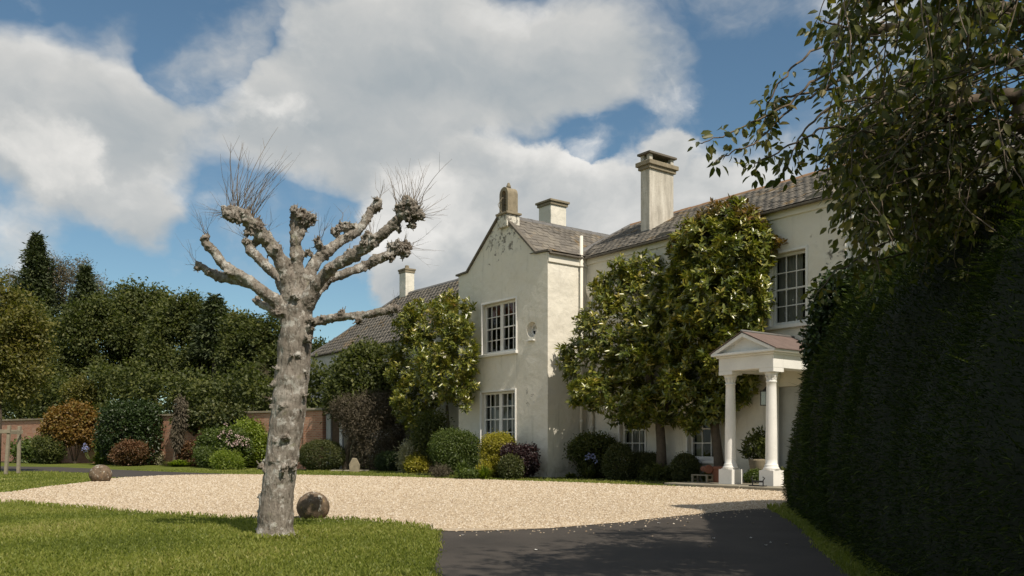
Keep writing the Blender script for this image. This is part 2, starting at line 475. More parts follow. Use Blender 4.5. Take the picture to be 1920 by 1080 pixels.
LF_PURPLE = leaf('purple_leaf', [(0.016, 0.010, 0.011), (0.030, 0.016, 0.018), (0.052, 0.028, 0.027)], 0.45, 0.2, tcol=(1.6, 0.7, 0.6))
LF_GREY = leaf('grey_brown_leaf', [(0.048, 0.040, 0.026), (0.088, 0.072, 0.046), (0.135, 0.115, 0.075)], 0.7, 0.15, tcol=(1.2, 1.1, 0.7))
LF_RED = leaf('reddish_leaf', [(0.05, 0.045, 0.015), (0.12, 0.065, 0.028), (0.17, 0.085, 0.04)], 0.5, 0.25, tcol=(1.4, 1.0, 0.5))
LF_CREAM = leaf('cream_leaf', [(0.14, 0.15, 0.06), (0.34, 0.33, 0.20), (0.48, 0.45, 0.33)], 0.6, 0.3, tcol=(1.1, 1.1, 0.8))
PETAL_W = leaf('white_petal', [(0.62, 0.58, 0.48), (0.75, 0.72, 0.64)], 0.6, 0.3, tcol=(1, 1, 0.9))
PETAL_P = leaf('pink_petal', [(0.52, 0.36, 0.34), (0.66, 0.54, 0.50)], 0.6, 0.3, tcol=(1, 0.9, 0.9))
PETAL_B = leaf('blue_petal', [(0.26, 0.29, 0.52), (0.42, 0.45, 0.68)], 0.6, 0.3, tcol=(0.9, 0.9, 1.1))
GRASS = leaf('grass_blade', [(0.100, 0.128, 0.020), (0.175, 0.205, 0.034), (0.250, 0.265, 0.058), (0.33, 0.30, 0.11)], 0.55, 0.35)


# ------------------------------------------------------------------ object helpers
def tag(o, label=None, cat=None, group=None, kind=None):
    for k, v in (('label', label), ('category', cat), ('group', group), ('kind', kind)):
        if v:
            o[k] = v
    return o


def empty(name, loc=(0, 0, 0), rz=0.0, label=None, cat=None, group=None):
    o = bpy.data.objects.new(name, None)
    col.objects.link(o)
    o.location = loc
    o.rotation_euler = (0, 0, rz)
    o.empty_display_size = 0.2
    return tag(o, label, cat, group)


def link(name, me, m, parent=None, smooth=False):
    if m is not None and not me.materials:
        me.materials.append(m)
    if smooth:
        me.polygons.foreach_set('use_smooth', [True] * len(me.polygons))
    o = bpy.data.objects.new(name, me)
    col.objects.link(o)
    if parent is not None:
        o.parent = parent
    return o


class MB:
    def __init__(s):
        s.v = []
        s.f = []

    def add(s, vs_, fs_):
        k = len(s.v)
        s.v += [tuple(p) for p in vs_]
        s.f += [tuple(i + k for i in f) for f in fs_]
        return s

    def box(s, x0, x1, y0, y1, z0, z1):
        x0, x1 = min(x0, x1), max(x0, x1)
        y0, y1 = min(y0, y1), max(y0, y1)
        z0, z1 = min(z0, z1), max(z0, z1)
        return s.add([(x0, y0, z0), (x1, y0, z0), (x1, y1, z0), (x0, y1, z0), (x0, y0, z1), (x1, y0, z1), (x1, y1, z1), (x0, y1, z1)],
                     [(3, 2, 1, 0), (4, 5, 6, 7), (0, 1, 5, 4), (1, 2, 6, 5), (2, 3, 7, 6), (3, 0, 4, 7)])

    def quad(s, *p):
        return s.add(p, [tuple(range(len(p)))])

    def tube(s, pts, rad, n=8, cap=True):
        pts = [Vector(p) for p in pts]
        if not hasattr(rad, '__len__'):
            rad = [rad] * len(pts)
        vs_, fs_ = [], []
        up = None
        for i, p in enumerate(pts):
            d_ = (pts[min(i + 1, len(pts) - 1)] - pts[max(i - 1, 0)]).normalized()
            if up is None:
                up = Vector((0, 0, 1)) if abs(d_.z) < 0.9 else Vector((1, 0, 0))
            s1 = d_.cross(up)
            if s1.length < 1e-5:
                s1 = d_.orthogonal()
            s1.normalize()
            s2 = s1.cross(d_).normalized()
            up = s2
            for k in range(n):
                a_ = 2 * math.pi * k / n
                vs_.append(p + (s1 * math.cos(a_) + s2 * math.sin(a_)) * rad[i])
        for i in range(len(pts) - 1):
            for k in range(n):
                k2 = (k + 1) % n
                fs_.append((i * n + k, i * n + k2, (i + 1) * n + k2, (i + 1) * n + k))
        if cap:
            fs_.append(tuple(reversed(range(n))))
            fs_.append(tuple(range((len(pts) - 1) * n, len(pts) * n)))
        return s.add(vs_, fs_)

    def lathe(s, prof, c=(0, 0, 0), n=24, cap=True):
        vs_, fs_ = [], []
        for (r, z) in prof:
            for k in range(n):
                a_ = 2 * math.pi * k / n
                vs_.append((c[0] + r * math.cos(a_), c[1] + r * math.sin(a_), c[2] + z))
        for i in range(len(prof) - 1):
            for k in range(n):
                k2 = (k + 1) % n
                fs_.append((i * n + k, i * n + k2, (i + 1) * n + k2, (i + 1) * n + k))
        if cap:
            fs_.append(tuple(reversed(range(n))))
            fs_.append(tuple(range((len(prof) - 1) * n, len(prof) * n)))
        return s.add(vs_, fs_)

    def prism_y(s, poly, y0, y1):
        """polygon of (x, z), extruded along y"""
        n = len(poly)
        vs_ = [(x, y0, z) for x, z in poly] + [(x, y1, z) for x, z in poly]
        fs_ = [tuple(range(n)), tuple(reversed(range(n, 2 * n)))]
        fs_ += [(i, n + i, n + (i + 1) % n, (i + 1) % n) for i in range(n)]
        return s.add(vs_, fs_)

    def mesh(s, name):
        me = bpy.data.meshes.new(name)
        me.from_pydata(s.v, [], s.f)
        me.update()
        return me

    def build(s, name, m, parent=None, smooth=False, bevel=0.0, fix=True):
        me = s.mesh(name)
        if fix:
            bm = bmesh.new()
            bm.from_mesh(me)
            bmesh.ops.recalc_face_normals(bm, faces=bm.faces)
            bm.to_mesh(me)
            bm.free()
        o = link(name, me, m, parent, smooth)
        if bevel:
            b = o.modifiers.new('bevel', 'BEVEL')
            b.width = bevel
            b.segments = 2
            b.limit_method = 'ANGLE'
        return o


def np_mesh(name, verts, tris, tint=None):
    me = bpy.data.meshes.new(name)
    nv, nf = len(verts), len(tris)
    k = tris.shape[1]
    me.vertices.add(nv)
    me.vertices.foreach_set('co', np.ascontiguousarray(verts, dtype=np.float32).ravel())
    me.loops.add(nf * k)
    me.loops.foreach_set('vertex_index', np.ascontiguousarray(tris, dtype=np.int32).ravel())
    me.polygons.add(nf)
    me.polygons.foreach_set('loop_start', np.arange(0, nf * k, k, dtype=np.int32))
    if tint is not None:
        at = me.attributes.new('tint', 'FLOAT', 'POINT')
        at.data.foreach_set('value', np.ascontiguousarray(tint, dtype=np.float32))
    me.update(calc_edges=True)
    return me


def unit(a):
    return a / np.maximum(np.linalg.norm(a, axis=1, keepdims=True), 1e-9)


def leaf_mesh(name, P, D, N, L, W, tint, fold=0.25, curl=0.0, six=False):
    """one folded leaf at each point: P base, D axis, N upper side"""
    n = len(P)
    D = unit(D)
    S = unit(np.cross(D, N))
    N = np.cross(S, D)
    L = np.broadcast_to(L, (n,)).reshape(n, 1)
    W = np.broadcast_to(W, (n,)).reshape(n, 1)
    if six:
        v0 = P
        tip = P + D * L - N * curl * L
        m1 = P + D * L * 0.5
        a1 = P + D * L * 0.30 + S * W * 0.5 + N * fold * W * .5
        a2 = P + D * L * 0.68 + S * W * 0.40 + N * (fold * W * .4 - curl * L * .4)
        b1 = P + D * L * 0.30 - S * W * 0.5 + N * fold * W * .5
        b2 = P + D * L * 0.68 - S * W * 0.40 + N * (fold * W * .4 - curl * L * .4)
        V = np.stack([v0, a1, a2, tip, b2, b1, m1 - N * curl * L * .25], 1).reshape(-1, 3)
        idx = np.array([[0, 1, 6], [1, 2, 6], [2, 3, 6], [3, 4, 6], [4, 5, 6], [5, 0, 6]])
        T = (np.arange(n)[:, None, None] * 7 + idx[None]).reshape(-1, 3)
        tv = np.repeat(tint, 7)
    else:
        V = np.stack([P, P + D * L * 0.48 + S * W * 0.5 + N * W * fold * 0.5, P + D * L - N * curl * L,
                      P + D * L * 0.48 - S * W * 0.5 + N * W * fold * 0.5], 1).reshape(-1, 3)
        idx = np.array([[0, 1, 2], [0, 2, 3]])
        T = (np.arange(n)[:, None, None] * 4 + idx[None]).reshape(-1, 3)
        tv = np.repeat(tint, 4)
    return np_mesh(name, V, T, tv)


def sphere_dirs(n):
    a = rng.normal(size=(n, 3))
    return unit(a)


def sample_lobes(lobes, n, shell=0.6):
    """points in the outer shells of ellipsoids, with outward normals"""
    L = np.array(lobes, dtype=float)
    area = (L[:, 3] * L[:, 4] + L[:, 4] * L[:, 5] + L[:, 3] * L[:, 5])
    k = rng.choice(len(L), size=n * 2, p=area / area.sum())
    d_ = sphere_dirs(n * 2)
    r = (shell + (1 - shell) * rng.random(n * 2) ** 0.6)[:, None]
    c = L[k, :3]
    rad = L[k, 3:6]
    P = c + d_ * r * rad
    N = unit(d_ / rad)
    keep = np.ones(len(P), bool)
    for j in range(len(L)):
        q = np.linalg.norm((P - L[j, :3]) / L[j, 3:6], axis=1)
        keep &= ~((q < 0.62) & (k != j) & (rng.random(len(P)) < 0.85))
    keep &= P[:, 2] > 0.04
    P, N = P[keep], N[keep]
    return P[:n], N[:n]


def crown(name, parent, lobes, nclump, per, csize, L, W, m, shell=0.6, tint_up=0.25, up=0.45, fold=0.3, rosette=False,
          gap=0.0, gapscale=1.0, six=False, curl=0.05, origin=None, tintbias=0.0, droop=0.0):
    """foliage: clumps of leaves spread through the lobes"""
    P, N = sample_lobes(lobes, nclump, shell)
    if gap > 0:
        nv = np.array([noise.noise(Vector(p) * gapscale) for p in P])
        keep = nv > (-0.55 + gap)
        P, N = P[keep], N[keep]
    n = len(P)
    ct = rng.random(n)
    Pc = np.repeat(P, per, 0)
    Nc = np.repeat(N, per, 0)
    cs = np.repeat(csize * (0.7 + 0.6 * rng.random(n)), per)[:, None]
    if rosette:
        # whorl of leaves round a shoot that points outward and up
        ax = unit(Nc + np.array([0, 0, 0.9]) + np.repeat(rng.normal(size=(n, 3)) * 0.45, per, 0))
        ra = sphere_dirs(len(Pc))
        ra = unit(ra - ax * np.sum(ra * ax, 1, keepdims=True))
        k = rng.random((len(Pc), 1))
        D = unit(ra + ax * (0.15 + 0.9 * k))
        Pl = Pc + ax * cs * (k - 0.4) * 0.9
        Nl = unit(ax - ra * 0.3)
    else:
        jit = rng.normal(size=Pc.shape)
        Pl = Pc + jit * cs * 0.6
        D = unit(Nc * 0.6 + rng.normal(size=Pc.shape) * 0.8 + np.array([0, 0, -droop]))
        Nl = unit(Nc * 0.7 + np.array([0, 0, up]) + rng.normal(size=Pc.shape) * 0.55)
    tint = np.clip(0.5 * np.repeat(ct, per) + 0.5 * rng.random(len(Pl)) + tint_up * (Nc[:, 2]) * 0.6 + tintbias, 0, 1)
    s = 0.7 + 0.6 * rng.random(len(Pl))
    Pl[:, 2] = np.maximum(Pl[:, 2], 0.03)
    if origin is not None:
        Pl = Pl - np.array(origin)
    me = leaf_mesh(name, Pl, D, Nl, L * s, W * s, tint, fold, curl, six)
    return link(name, me, m, parent)


def at(u, v, D):
    return Vector(((u - U0) / F * D, D, EYE + (V0 - v) / F * D))


def gnd(u, v):
    D = F * EYE / (v - V0)
    return Vector(((u - U0) / F * D, D, 0))


def lobe(u, v, ru, rv, D, rd=None, dd=0.0):
    """ellipsoid seen at pixel u, v with pixel radii, D metres away"""
    p = at(u, v, D)
    k = D / F
    return (p.x, p.y + dd, p.z, ru * k, (rd if rd else ru * k), rv * k)


def inpoly(P, poly):
    x, y = P[:, 0], P[:, 1]
    ins = np.zeros(len(P), bool)
    j = len(poly) - 1
    for i in range(len(poly)):
        xi, yi = poly[i][:2]
        xj, yj = poly[j][:2]
        c = ((yi > y) != (yj > y)) & (x < (xj - xi) * (y - yi) / (yj - yi + 1e-12) + xi)
        ins ^= c
        j = i
    return ins


def sheet(name, poly, z, m):
    bm = bmesh.new()
    f = bm.faces.new([bm.verts.new((p[0], p[1], z)) for p in poly])
    if f.normal.z < 0:
        f.normal_flip()
    bmesh.ops.triangulate(bm, faces=bm.faces)
    me = bpy.data.meshes.new(name)
    bm.to_mesh(me)
    bm.free()
    o = link(name, me, m)
    bpy.context.view_layer.update()
    if me.polygons[0].normal.z < 0:
        me.flip_normals()
    return tag(o, kind='structure')


def smooth_closed(pts, it=2):
    for _ in range(it):
        q = []
        for i in range(len(pts)):
            a_, b_ = pts[i], pts[(i + 1) % len(pts)]
            q += [(a_[0] * .75 + b_[0] * .25, a_[1] * .75 + b_[1] * .25), (a_[0] * .25 + b_[0] * .75, a_[1] * .25 + b_[1] * .75)]
        pts = q
    return pts


# ================================================================== GROUND
lawn = sheet('lawn', [(-900, -300), (900, -300), (900, 1500), (-900, 1500)], 0.0, LAWN)
tag(lawn, 'mown green lawn around the drive')

grav_px = [(-160, 940), (0, 926), (90, 913), (165, 905), (212, 897), (330, 891), (480, 890), (700, 893.5), (900, 900), (1100, 906), (1290, 914), (1475, 919),
           (1640, 925), (1640, 940), (1480, 951), (1330, 962), (1200, 977), (1060, 990), (940, 996), (826, 998), (790, 991), (700, 979), (620, 974), (480, 975), (300, 966),
           (100, 951), (0, 942), (-160, 960)]
GRAV = [tuple(gnd(u, v)[:2]) for u, v in grav_px]
def rough_edge(poly, step=0.35, amp=0.06):
    q = []
    for i in range(len(poly)):
        a_, b_ = Vector(poly[i]), Vector(poly[(i + 1) % len(poly)])
        n = max(1, int((b_ - a_).length / step))
        for k in range(n):
            p = a_.lerp(b_, k / n)
            q.append((p.x + amp * noise.noise(Vector((p.x * 1.7, p.y * 1.7, 3))), p.y + amp * noise.noise(Vector((p.x * 1.7, p.y * 1.7, 9)))))
    return q
GRAV_R = rough_edge(smooth_closed(GRAV, 1))
tag(sheet('gravel_forecourt', GRAV_R, 0.012, GRAVEL), 'pale buff gravel sweep in front of the house')
tl = [(815, 1120), (817, 1045), (826, 997)]
DRIVE = [(-0.15, -40), (-0.45, 0)] + [tuple(gnd(u, v)[:2]) for u, v in tl] + [tuple(gnd(u, v)[:2]) for u, v in
         [(940, 995), (1060, 989), (1200, 976), (1330, 961), (1440, 953), (1500, 990), (1560, 1050)]] + [(2.1, 4), (1.3, 0), (1.3, -40)]
DRIVE_R = rough_edge(DRIVE, 0.4, 0.035)
tag(sheet('tarmac_drive', DRIVE_R, 0.006, TARMAC), 'dark tarmac drive in tree shade leading onto the gravel')
FAR = [tuple(gnd(u, v)[:2]) for u, v in [(-400, 872), (0, 874.5), (110, 876), (210, 880.5), (330, 885.5), (450, 889.6), (470, 891.5), (330, 892), (214, 896.5), (190, 889), (100, 884.5), (0, 884), (-400, 886)]]
tag(sheet('tarmac_path', rough_edge(FAR, 0.8, 0.05), 0.006, TARMAC), 'dark tarmac path crossing the lawn before the brick wall')

# loose pebbles on the part of the gravel nearest the camera
def pebbles():
    n = 330000
    x = rng.uniform(-18, 8, n)
    y = 11.0 + 20 * rng.random(n) ** 1.5
    P = np.stack([x, y, np.full(n, 0.012)], 1)
    keep = inpoly(P, GRAV_R) & (np.abs((x) / y) < 0.62)
    P = P[keep][:95000]
    n = len(P)
    s = rng.uniform(0.008, 0.019, (n, 1)) * np.clip(P[:, 1:2] / 14, 1, 1.8)
    base = np.array([[1, 0, 0], [0, 1, 0], [-1, 0, 0], [0, -1, 0], [0.15, 0.1, 0.8]])
    a = rng.random(n) * 6.28
    ca, sa = np.cos(a)[:, None], np.sin(a)[:, None]
    asp = rng.uniform(0.6, 1.0, (n, 1))
    bx_, by_, bz_ = base[:, 0][None], base[:, 1][None] * asp, base[:, 2][None]
    V = np.stack([(bx_ * ca - by_ * sa) * s, (bx_ * sa + by_ * ca) * s, bz_ * s * np.ones((n, 5))], 2) + P[:, None, :]
    idx = np.array([[0, 1, 4], [1, 2, 4], [2, 3, 4], [3, 0, 4]])
    T = (np.arange(n)[:, None, None] * 5 + idx[None]).reshape(-1, 3)
    o = link('loose_gravel', np_mesh('loose_gravel', V.reshape(-1, 3), T, np.repeat(rng.random(n), 5)), PEBBLE)
    tag(o, 'loose buff stones lying on the gravel sweep', 'gravel', kind='stuff')
pebbles()
def kicked():
    n = 60000
    x = rng.uniform(-9, 6, n)
    y = rng.uniform(8.5, 19, n)
    P = np.stack([x, y, np.full(n, .008)], 1)
    inside = inpoly(P, GRAV_R)
    off = rng.normal(size=(n, 2)) * np.where(rng.random((n, 1)) < .6, .14, .45)
    Q = P.copy()
    Q[:, :2] += off
    keep = ~inside & inpoly(Q, GRAV_R) & (rng.random(n) < .6)
    P = P[keep][:5200]
    n = len(P)
    s = rng.uniform(.006, .015, (n, 1))
    base = np.array([[1, 0, 0], [0, 1, 0], [-1, 0, 0], [0, -1, 0], [.1, .1, .9]])
    V = P[:, None, :] + base[None] * s[:, :, None]
    T = (np.arange(n)[:, None, None] * 5 + np.array([[0, 1, 4], [1, 2, 4], [2, 3, 4], [3, 0, 4]])[None]).reshape(-1, 3)
    tag(link('scattered_gravel', np_mesh('scattered_gravel', V.reshape(-1, 3), T, np.repeat(rng.random(n), 5)), PEBBLE),
        'stray stones kicked from the gravel onto the tarmac and lawn edge', 'gravel', kind='stuff')
kicked()


def grass_blades(name, xy, h, wdt, label):
    n = len(xy)
    P = np.concatenate([xy, np.zeros((n, 1))], 1)
    lean = rng.normal(size=(n, 2)) * 0.35
    D = unit(np.concatenate([lean, np.ones((n, 1))], 1))
    N = unit(rng.normal(size=(n, 3)) * np.array([1, 1, 0.05]))
    nz = np.array([noise.noise(Vector((p[0] * .6, p[1] * .6, 0))) for p in xy])
    hh = h * (0.5 + 0.9 * rng.random(n)) * (1 + 0.35 * nz)
    tint = np.clip(0.42 + 0.45 * nz + rng.normal(size=n) * 0.2, 0, 1)
    S = unit(np.cross(D, N))
    bend = unit(rng.normal(size=(n, 3)) * np.array([1, 1, 0])) * hh[:, None] * 0.35
    V = np.stack([P - S * wdt, P + S * wdt, P + D * hh[:, None] * 0.6 + S * wdt * .6, P + D * hh[:, None] * .95 + bend], 1).reshape(-1, 3)
    T = (np.arange(n)[:, None, None] * 4 + np.array([[0, 1, 2], [0, 2, 3]])[None]).reshape(-1, 3)
    o = link(name, np_mesh(name, V, T, np.repeat(tint, 4)), GRASS)
    return tag(o, label, 'grass', kind='stuff')


def lawn_points(n, D0, D1, power=1.0):
    y = D0 + (D1 - D0) * rng.random(n) ** power
    x = y * rng.uniform(-0.62, 0.62, n)
    P = np.stack([x, y], 1)
    nn = np.array([noise.noise(Vector((p[0] * 3, p[1] * 3, 1))) for p in P[:1]])
    jit = P + rng.normal(size=P.shape) * 0.03
    k = ~inpoly(jit, GRAV_R) & ~inpoly(jit, DRIVE_R)
    return P[k]

PP = lawn_points(330000, 6.8, 16.5, 1.0)
PP = PP[(PP[:, 0] < 5.2)]
grass_blades('foreground_grass', PP, 0.042, 0.0042, 'lit and dappled grass blades round the pollard')
PP = lawn_points(120000, 16.5, 36, 1.0)
PP = PP[~inpoly(PP, FAR)]
grass_blades('distant_grass', PP, 0.05, 0.012, 'short grass between the gravel and the flower borders')

# longer tufts along the gravel edge and round the pollard's foot
def tufts():
    pts = []
    for i in range(len(GRAV_R)):
        a_, b_ = np.array(GRAV_R[i]), np.array(GRAV_R[(i + 1) % len(GRAV_R)])
        if a_[1] > 18 or a_[1] < 8:
            continue
        m_ = int(np.linalg.norm(b_ - a_) * 130)
        q = a_ + (b_ - a_) * rng.random((m_, 1)) + rng.normal(size=(m_, 2)) * .045
        pts.append(q)
    c_ = np.array(gnd(517, 1010)[:2])
    an = rng.random(900) * 6.28
    rr = .24 + np.abs(rng.normal(size=900)) * .10
    pts.append(c_ + np.stack([np.cos(an) * rr, np.sin(an) * rr], 1))
    P = np.concatenate(pts)
    P = P[~inpoly(P, DRIVE_R) & ~inpoly(P + np.array([0, -.35]), DRIVE_R) & ~inpoly(P + np.array([.12, -.12]), DRIVE_R)]
    grass_blades('edge_tufts', P, .075, .0045, 'longer grass tufts along the gravel edge and pollard foot')
tufts()

# fallen petals and leaves on the drive
def litter():
    for (u, v) in [(1330, 1027), (1338, 1012), (1436, 1025), (1408, 1011), (1235, 983), (1252, 983), (1412, 983), (868, 1006), (933, 997), (1290, 981), (1475, 1023), (1445, 1020), (1180, 983), (1005, 1034)]:
        p = gnd(u, v)
        s = random.uniform(.018, .032)
        a = random.random() * 6.28
        mb = MB()
        pts = [(math.cos(a + k * 1.05) * s * (1 if k % 2 else .7), math.sin(a + k * 1.05) * s * .8, .012 + .006 * (k % 2)) for k in range(6)]
        mb.add([(0, 0, .004)] + pts, [(0, i + 1, (i + 1) % 6 + 1) for i in range(6)])
        o = mb.build('fallen_leaf', WHITE if random.random() < .45 else WOOD, fix=False)
        o.location = (p.x, p.y, .006)
        tag(o, 'small pale fallen leaf lying on the shaded tarmac drive', 'leaf', 'fallen leaves on the drive')
litter()

# ================================================================== THE HOUSE (local frame: x along the front, y into the house)
A2 = Vector((0.605, -0.796)).normalized()
HR = math.atan2(A2.y, A2.x)
D0 = F * EYE / (896.5 - V0)
HC = Vector(((1027 - U0) / F * D0, D0, 0))
B2 = Vector((-A2.y, A2.x))
house = empty('manor_house', HC, HR, 'cream rendered country house with gabled wing, slate roofs and white portico', 'house')
HM = Matrix.Translation(HC) @ Matrix.Rotation(HR, 4, 'Z')
HMI = HM.inverted()


def hfront(u, v, y=0.0):
    """photo pixel on the wall plane at local depth y -> local x, z"""
    r = Vector(((u - U0) / F, 1.0))
    Dd = (y + HC.xy.dot(B2)) / r.dot(B2)
    P = r * Dd
    return (P - HC.xy).dot(A2), EYE + (V0 - v) / F * Dd


YM = 1.64        # main front
ZE = 7.10        # eaves
XL = -5.03       # left edge of gabled wing
AP = (-2.45, 8.80)


def wall_grid(mb, x0, x1, z0, z1, y, holes, depth=0.22):
    xs = sorted({x0, x1, *[h[0] for h in holes], *[h[1] for h in holes]})
    zs = sorted({z0, z1, *[h[2] for h in holes], *[h[3] for h in holes]})
    for i in range(len(xs) - 1):
        for j in range(len(zs) - 1):
            cx, cz = (xs[i] + xs[i + 1]) / 2, (zs[j] + zs[j + 1]) / 2
            hit = [h for h in holes if h[0] < cx < h[1] and h[2] < cz < h[3]]
            if hit and len(hit[0]) == 4:
                continue
            if hit:      # round opening in a square cell
                xc, zc, r = hit[0][4]
                n = 32
                sq, ci, cb = [], [], []
                for k in range(n):
                    a_ = 2 * math.pi * k / n
                    c_, s_ = math.cos(a_), math.sin(a_)
                    q = max(abs(c_), abs(s_))
                    hw, hh = (xs[i + 1] - xs[i]) / 2, (zs[j + 1] - zs[j]) / 2
                    sq.append((xc + c_ / q * hw, y, zc + s_ / q * hh))
                    ci.append((xc + c_ * r, y, zc + s_ * r))
                    cb.append((xc + c_ * r * .82, y + depth, zc + s_ * r * .82))
                f = [(k, (k + 1) % n, n + (k + 1) % n, n + k) for k in range(n)] + [(n + k, n + (k + 1) % n, 2 * n + (k + 1) % n, 2 * n + k) for k in range(n)]
                mb.add(sq + ci + cb, f)
                continue
            mb.quad((xs[i], y, zs[j]), (xs[i + 1], y, zs[j]), (xs[i + 1], y, zs[j + 1]), (xs[i], y, zs[j + 1]))
    for h in holes:
        if len(h) == 4:
            a_, b_, c_, e_ = h
            yb = y + depth
            mb.quad((a_, y, c_), (a_, yb, c_), (a_, yb, e_), (a_, y, e_))
            mb.quad((b_, yb, c_), (b_, y, c_), (b_, y, e_), (b_, yb, e_))
            mb.quad((a_, yb, e_), (b_, yb, e_), (b_, y, e_), (a_, y, e_))
            mb.quad((a_, y, c_), (b_, y, c_), (b_, yb, c_), (a_, yb, c_))


WU = (-3.54, -1.63, 4.14, 5.87)          # wing, upper window
WL = (-3.62, -1.68, 0.95, 2.84)          # wing, lower window
RW = (-0.81, 4.75, 0.25)                 # round window
MU = (7.10, 8.16, 4.12, 5.98)            # main front, upper window
M1 = (1.55, 2.62, 0.62, 2.36)            # main front, lower windows
M2 = (4.30, 5.42, 0.62, 2.36)
MD = (7.25, 8.35, 0.16, 2.55)            # door under the portico

mb = MB()
wall_grid(mb, XL, 0, 0, ZE, 0, [WU, WL, (RW[0] - .32, RW[0] + .32, RW[1] - .32, RW[1] + .32, RW)])
mb.quad((XL, 0, ZE), (0, 0, ZE), (-0.62, 0, 7.17), (AP[0], 0, AP[1]), (-4.40, 0, 7.17))
mb.quad((0, 0, 0), (0, 4.6, 0), (0, 4.6, ZE), (0, 0, ZE))
mb.quad((XL, 4.6, 0), (XL, 0, 0), (XL, 0, ZE), (XL, 4.6, ZE))
mb.build('wing_wall', RENDER, house, fix=False)
mb = MB()
wall_grid(mb, 0.003, 15.0, 0, ZE, YM, [MU, M1, M2, MD])
mb.quad((15, YM, 0), (15, 8, 0), (15, 8, ZE), (15, YM, ZE))
mb.build('main_wall', RENDER, house, fix=False)
LW_SM = (*sorted((hfront(586, 712, YM)[0], hfront(596, 712, YM)[0])), 4.0, 4.75)
LW_X0 = hfront(583, 670, YM)[0]
LZ = hfront(585, 671, YM)[1]
mb = MB()
wall_grid(mb, LW_X0, XL - .003, 0, LZ, YM, [LW_SM])
mb.quad((LW_X0, 7.2, 0), (LW_X0, YM, 0), (LW_X0, YM, LZ), (LW_X0, 7.2, LZ))
mb.build('low_wing_wall', RENDER, house, fix=False)
# dark rooms behind the windows
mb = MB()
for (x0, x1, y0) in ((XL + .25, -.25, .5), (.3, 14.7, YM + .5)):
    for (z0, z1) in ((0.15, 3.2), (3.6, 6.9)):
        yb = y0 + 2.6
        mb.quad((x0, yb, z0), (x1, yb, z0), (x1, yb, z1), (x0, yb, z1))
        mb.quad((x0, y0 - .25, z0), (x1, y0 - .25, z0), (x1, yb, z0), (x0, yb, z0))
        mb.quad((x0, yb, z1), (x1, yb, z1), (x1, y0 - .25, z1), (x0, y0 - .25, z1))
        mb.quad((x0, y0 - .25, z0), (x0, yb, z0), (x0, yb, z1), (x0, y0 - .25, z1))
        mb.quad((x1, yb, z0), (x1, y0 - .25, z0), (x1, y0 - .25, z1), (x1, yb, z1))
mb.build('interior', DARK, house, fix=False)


def sash(hole, y, cols, rows, leafs=1, name='window', sill=True, curtains=(), surround=True, rec=.12):
    """sash window: frame mesh > each glazing bar, each pane, sill, curtains"""
    x0, x1, z0, z1 = hole
    yf = y + rec
    fw = .075
    f = MB()
    e = .004
    f.box(x0 + e, x0 + fw, yf, yf + .10, z0 + e, z1 - e)
    f.box(x1 - fw, x1 - e, yf, yf + .10, z0 + e, z1 - e)
    f.box(x0 + fw, x1 - fw, yf + .002, yf + .098, z1 - fw, z1 - e)
    f.box(x0 + fw, x1 - fw, yf + .002, yf + .098, z0 + e, z0 + .10)
    mw = .16
    if leafs == 2:
        xm = (x0 + x1) / 2
        f.box(xm - mw / 2, xm + mw / 2, yf - .003, yf + .10, z0 + .10, z1 - fw)
        spans = [(x0 + fw, xm - mw / 2), (xm + mw / 2, x1 - fw)]
    else:
        spans = [(x0 + fw, x1 - fw)]
    zb, zt = z0 + .10, z1 - fw
    zm = (zb + zt) / 2
    for (a_, b_) in spans:
        f.box(a_, b_, yf + .02, yf + .07, zm - .022, zm + .022)
    wo = f.build(name, WHITE, house, bevel=.006)
    bw = .013
    for (a_, b_) in spans:
        cw = (b_ - a_) / cols
        for c in range(1, cols):
            MB().box(a_ + cw * c - bw, a_ + cw * c + bw, yf + .025, yf + .06, zb, zm - .022).build('glazing_bar', WHITE, wo)
            MB().box(a_ + cw * c - bw, a_ + cw * c + bw, yf + .025, yf + .06, zm + .022, zt).build('glazing_bar', WHITE, wo)
        zz = []
        for half, (q0, q1) in enumerate(((zb, zm - .022), (zm + .022, zt))):
            nr = rows // 2
            rh = (q1 - q0) / nr
            for r in range(nr):
                zz.append((q0 + rh * r, q0 + rh * (r + 1)))
                if r:
                    MB().box(a_, b_, yf + .028, yf + .057, q0 + rh * r - bw, q0 + rh * r + bw).build('glazing_bar', WHITE, wo)
        for c in range(cols):
            for (q0, q1) in zz:
                tl_ = random.uniform(-.003, .003)
                ym = yf + .045
                MB().add([(a_ + cw * c + .004, ym - tl_, q0 + .004), (a_ + cw * (c + 1) - .004, ym + tl_, q0 + .004),
                          (a_ + cw * (c + 1) - .004, ym + tl_ * 2, q1 - .004), (a_ + cw * c + .004, ym, q1 - .004)], [(0, 1, 2, 3)]).build('pane', GLASS, wo, fix=False)
    if sill:
        MB().box(x0 - .10, x1 + .10, y - .10, yf + .02, z0 - .09, z0 + .003).build('sill', WHITE, wo, bevel=.01)
    if surround:
        s = MB()
        s.box(x0 - .06, x0 + .002, y - .035, y + .03, z0 - .002, z1 + .06)
        s.box(x1 - .002, x1 + .06, y - .035, y + .03, z0 - .002, z1 + .06)
        s.box(x0 + .002, x1 - .002, y - .033, y + .03, z1 - .002, z1 + .058)
        s.build('surround', WHITE, wo, bevel=.008)
    for (xa, xb, za, zc, m_) in curtains:
        c = MB()
        n = 26
        pts = [(xa + (xb - xa) * k / n, yf + .22 + .035 * math.sin(k * 1.9) + .012 * math.sin(k * 4.1)) for k in range(n + 1)]
        for k in range(n):
            c.quad((*pts[k], za), (*pts[k + 1], za), (*pts[k + 1], zc), (*pts[k], zc))
        c.build('curtain', m_, wo, smooth=True, fix=False)
    return wo


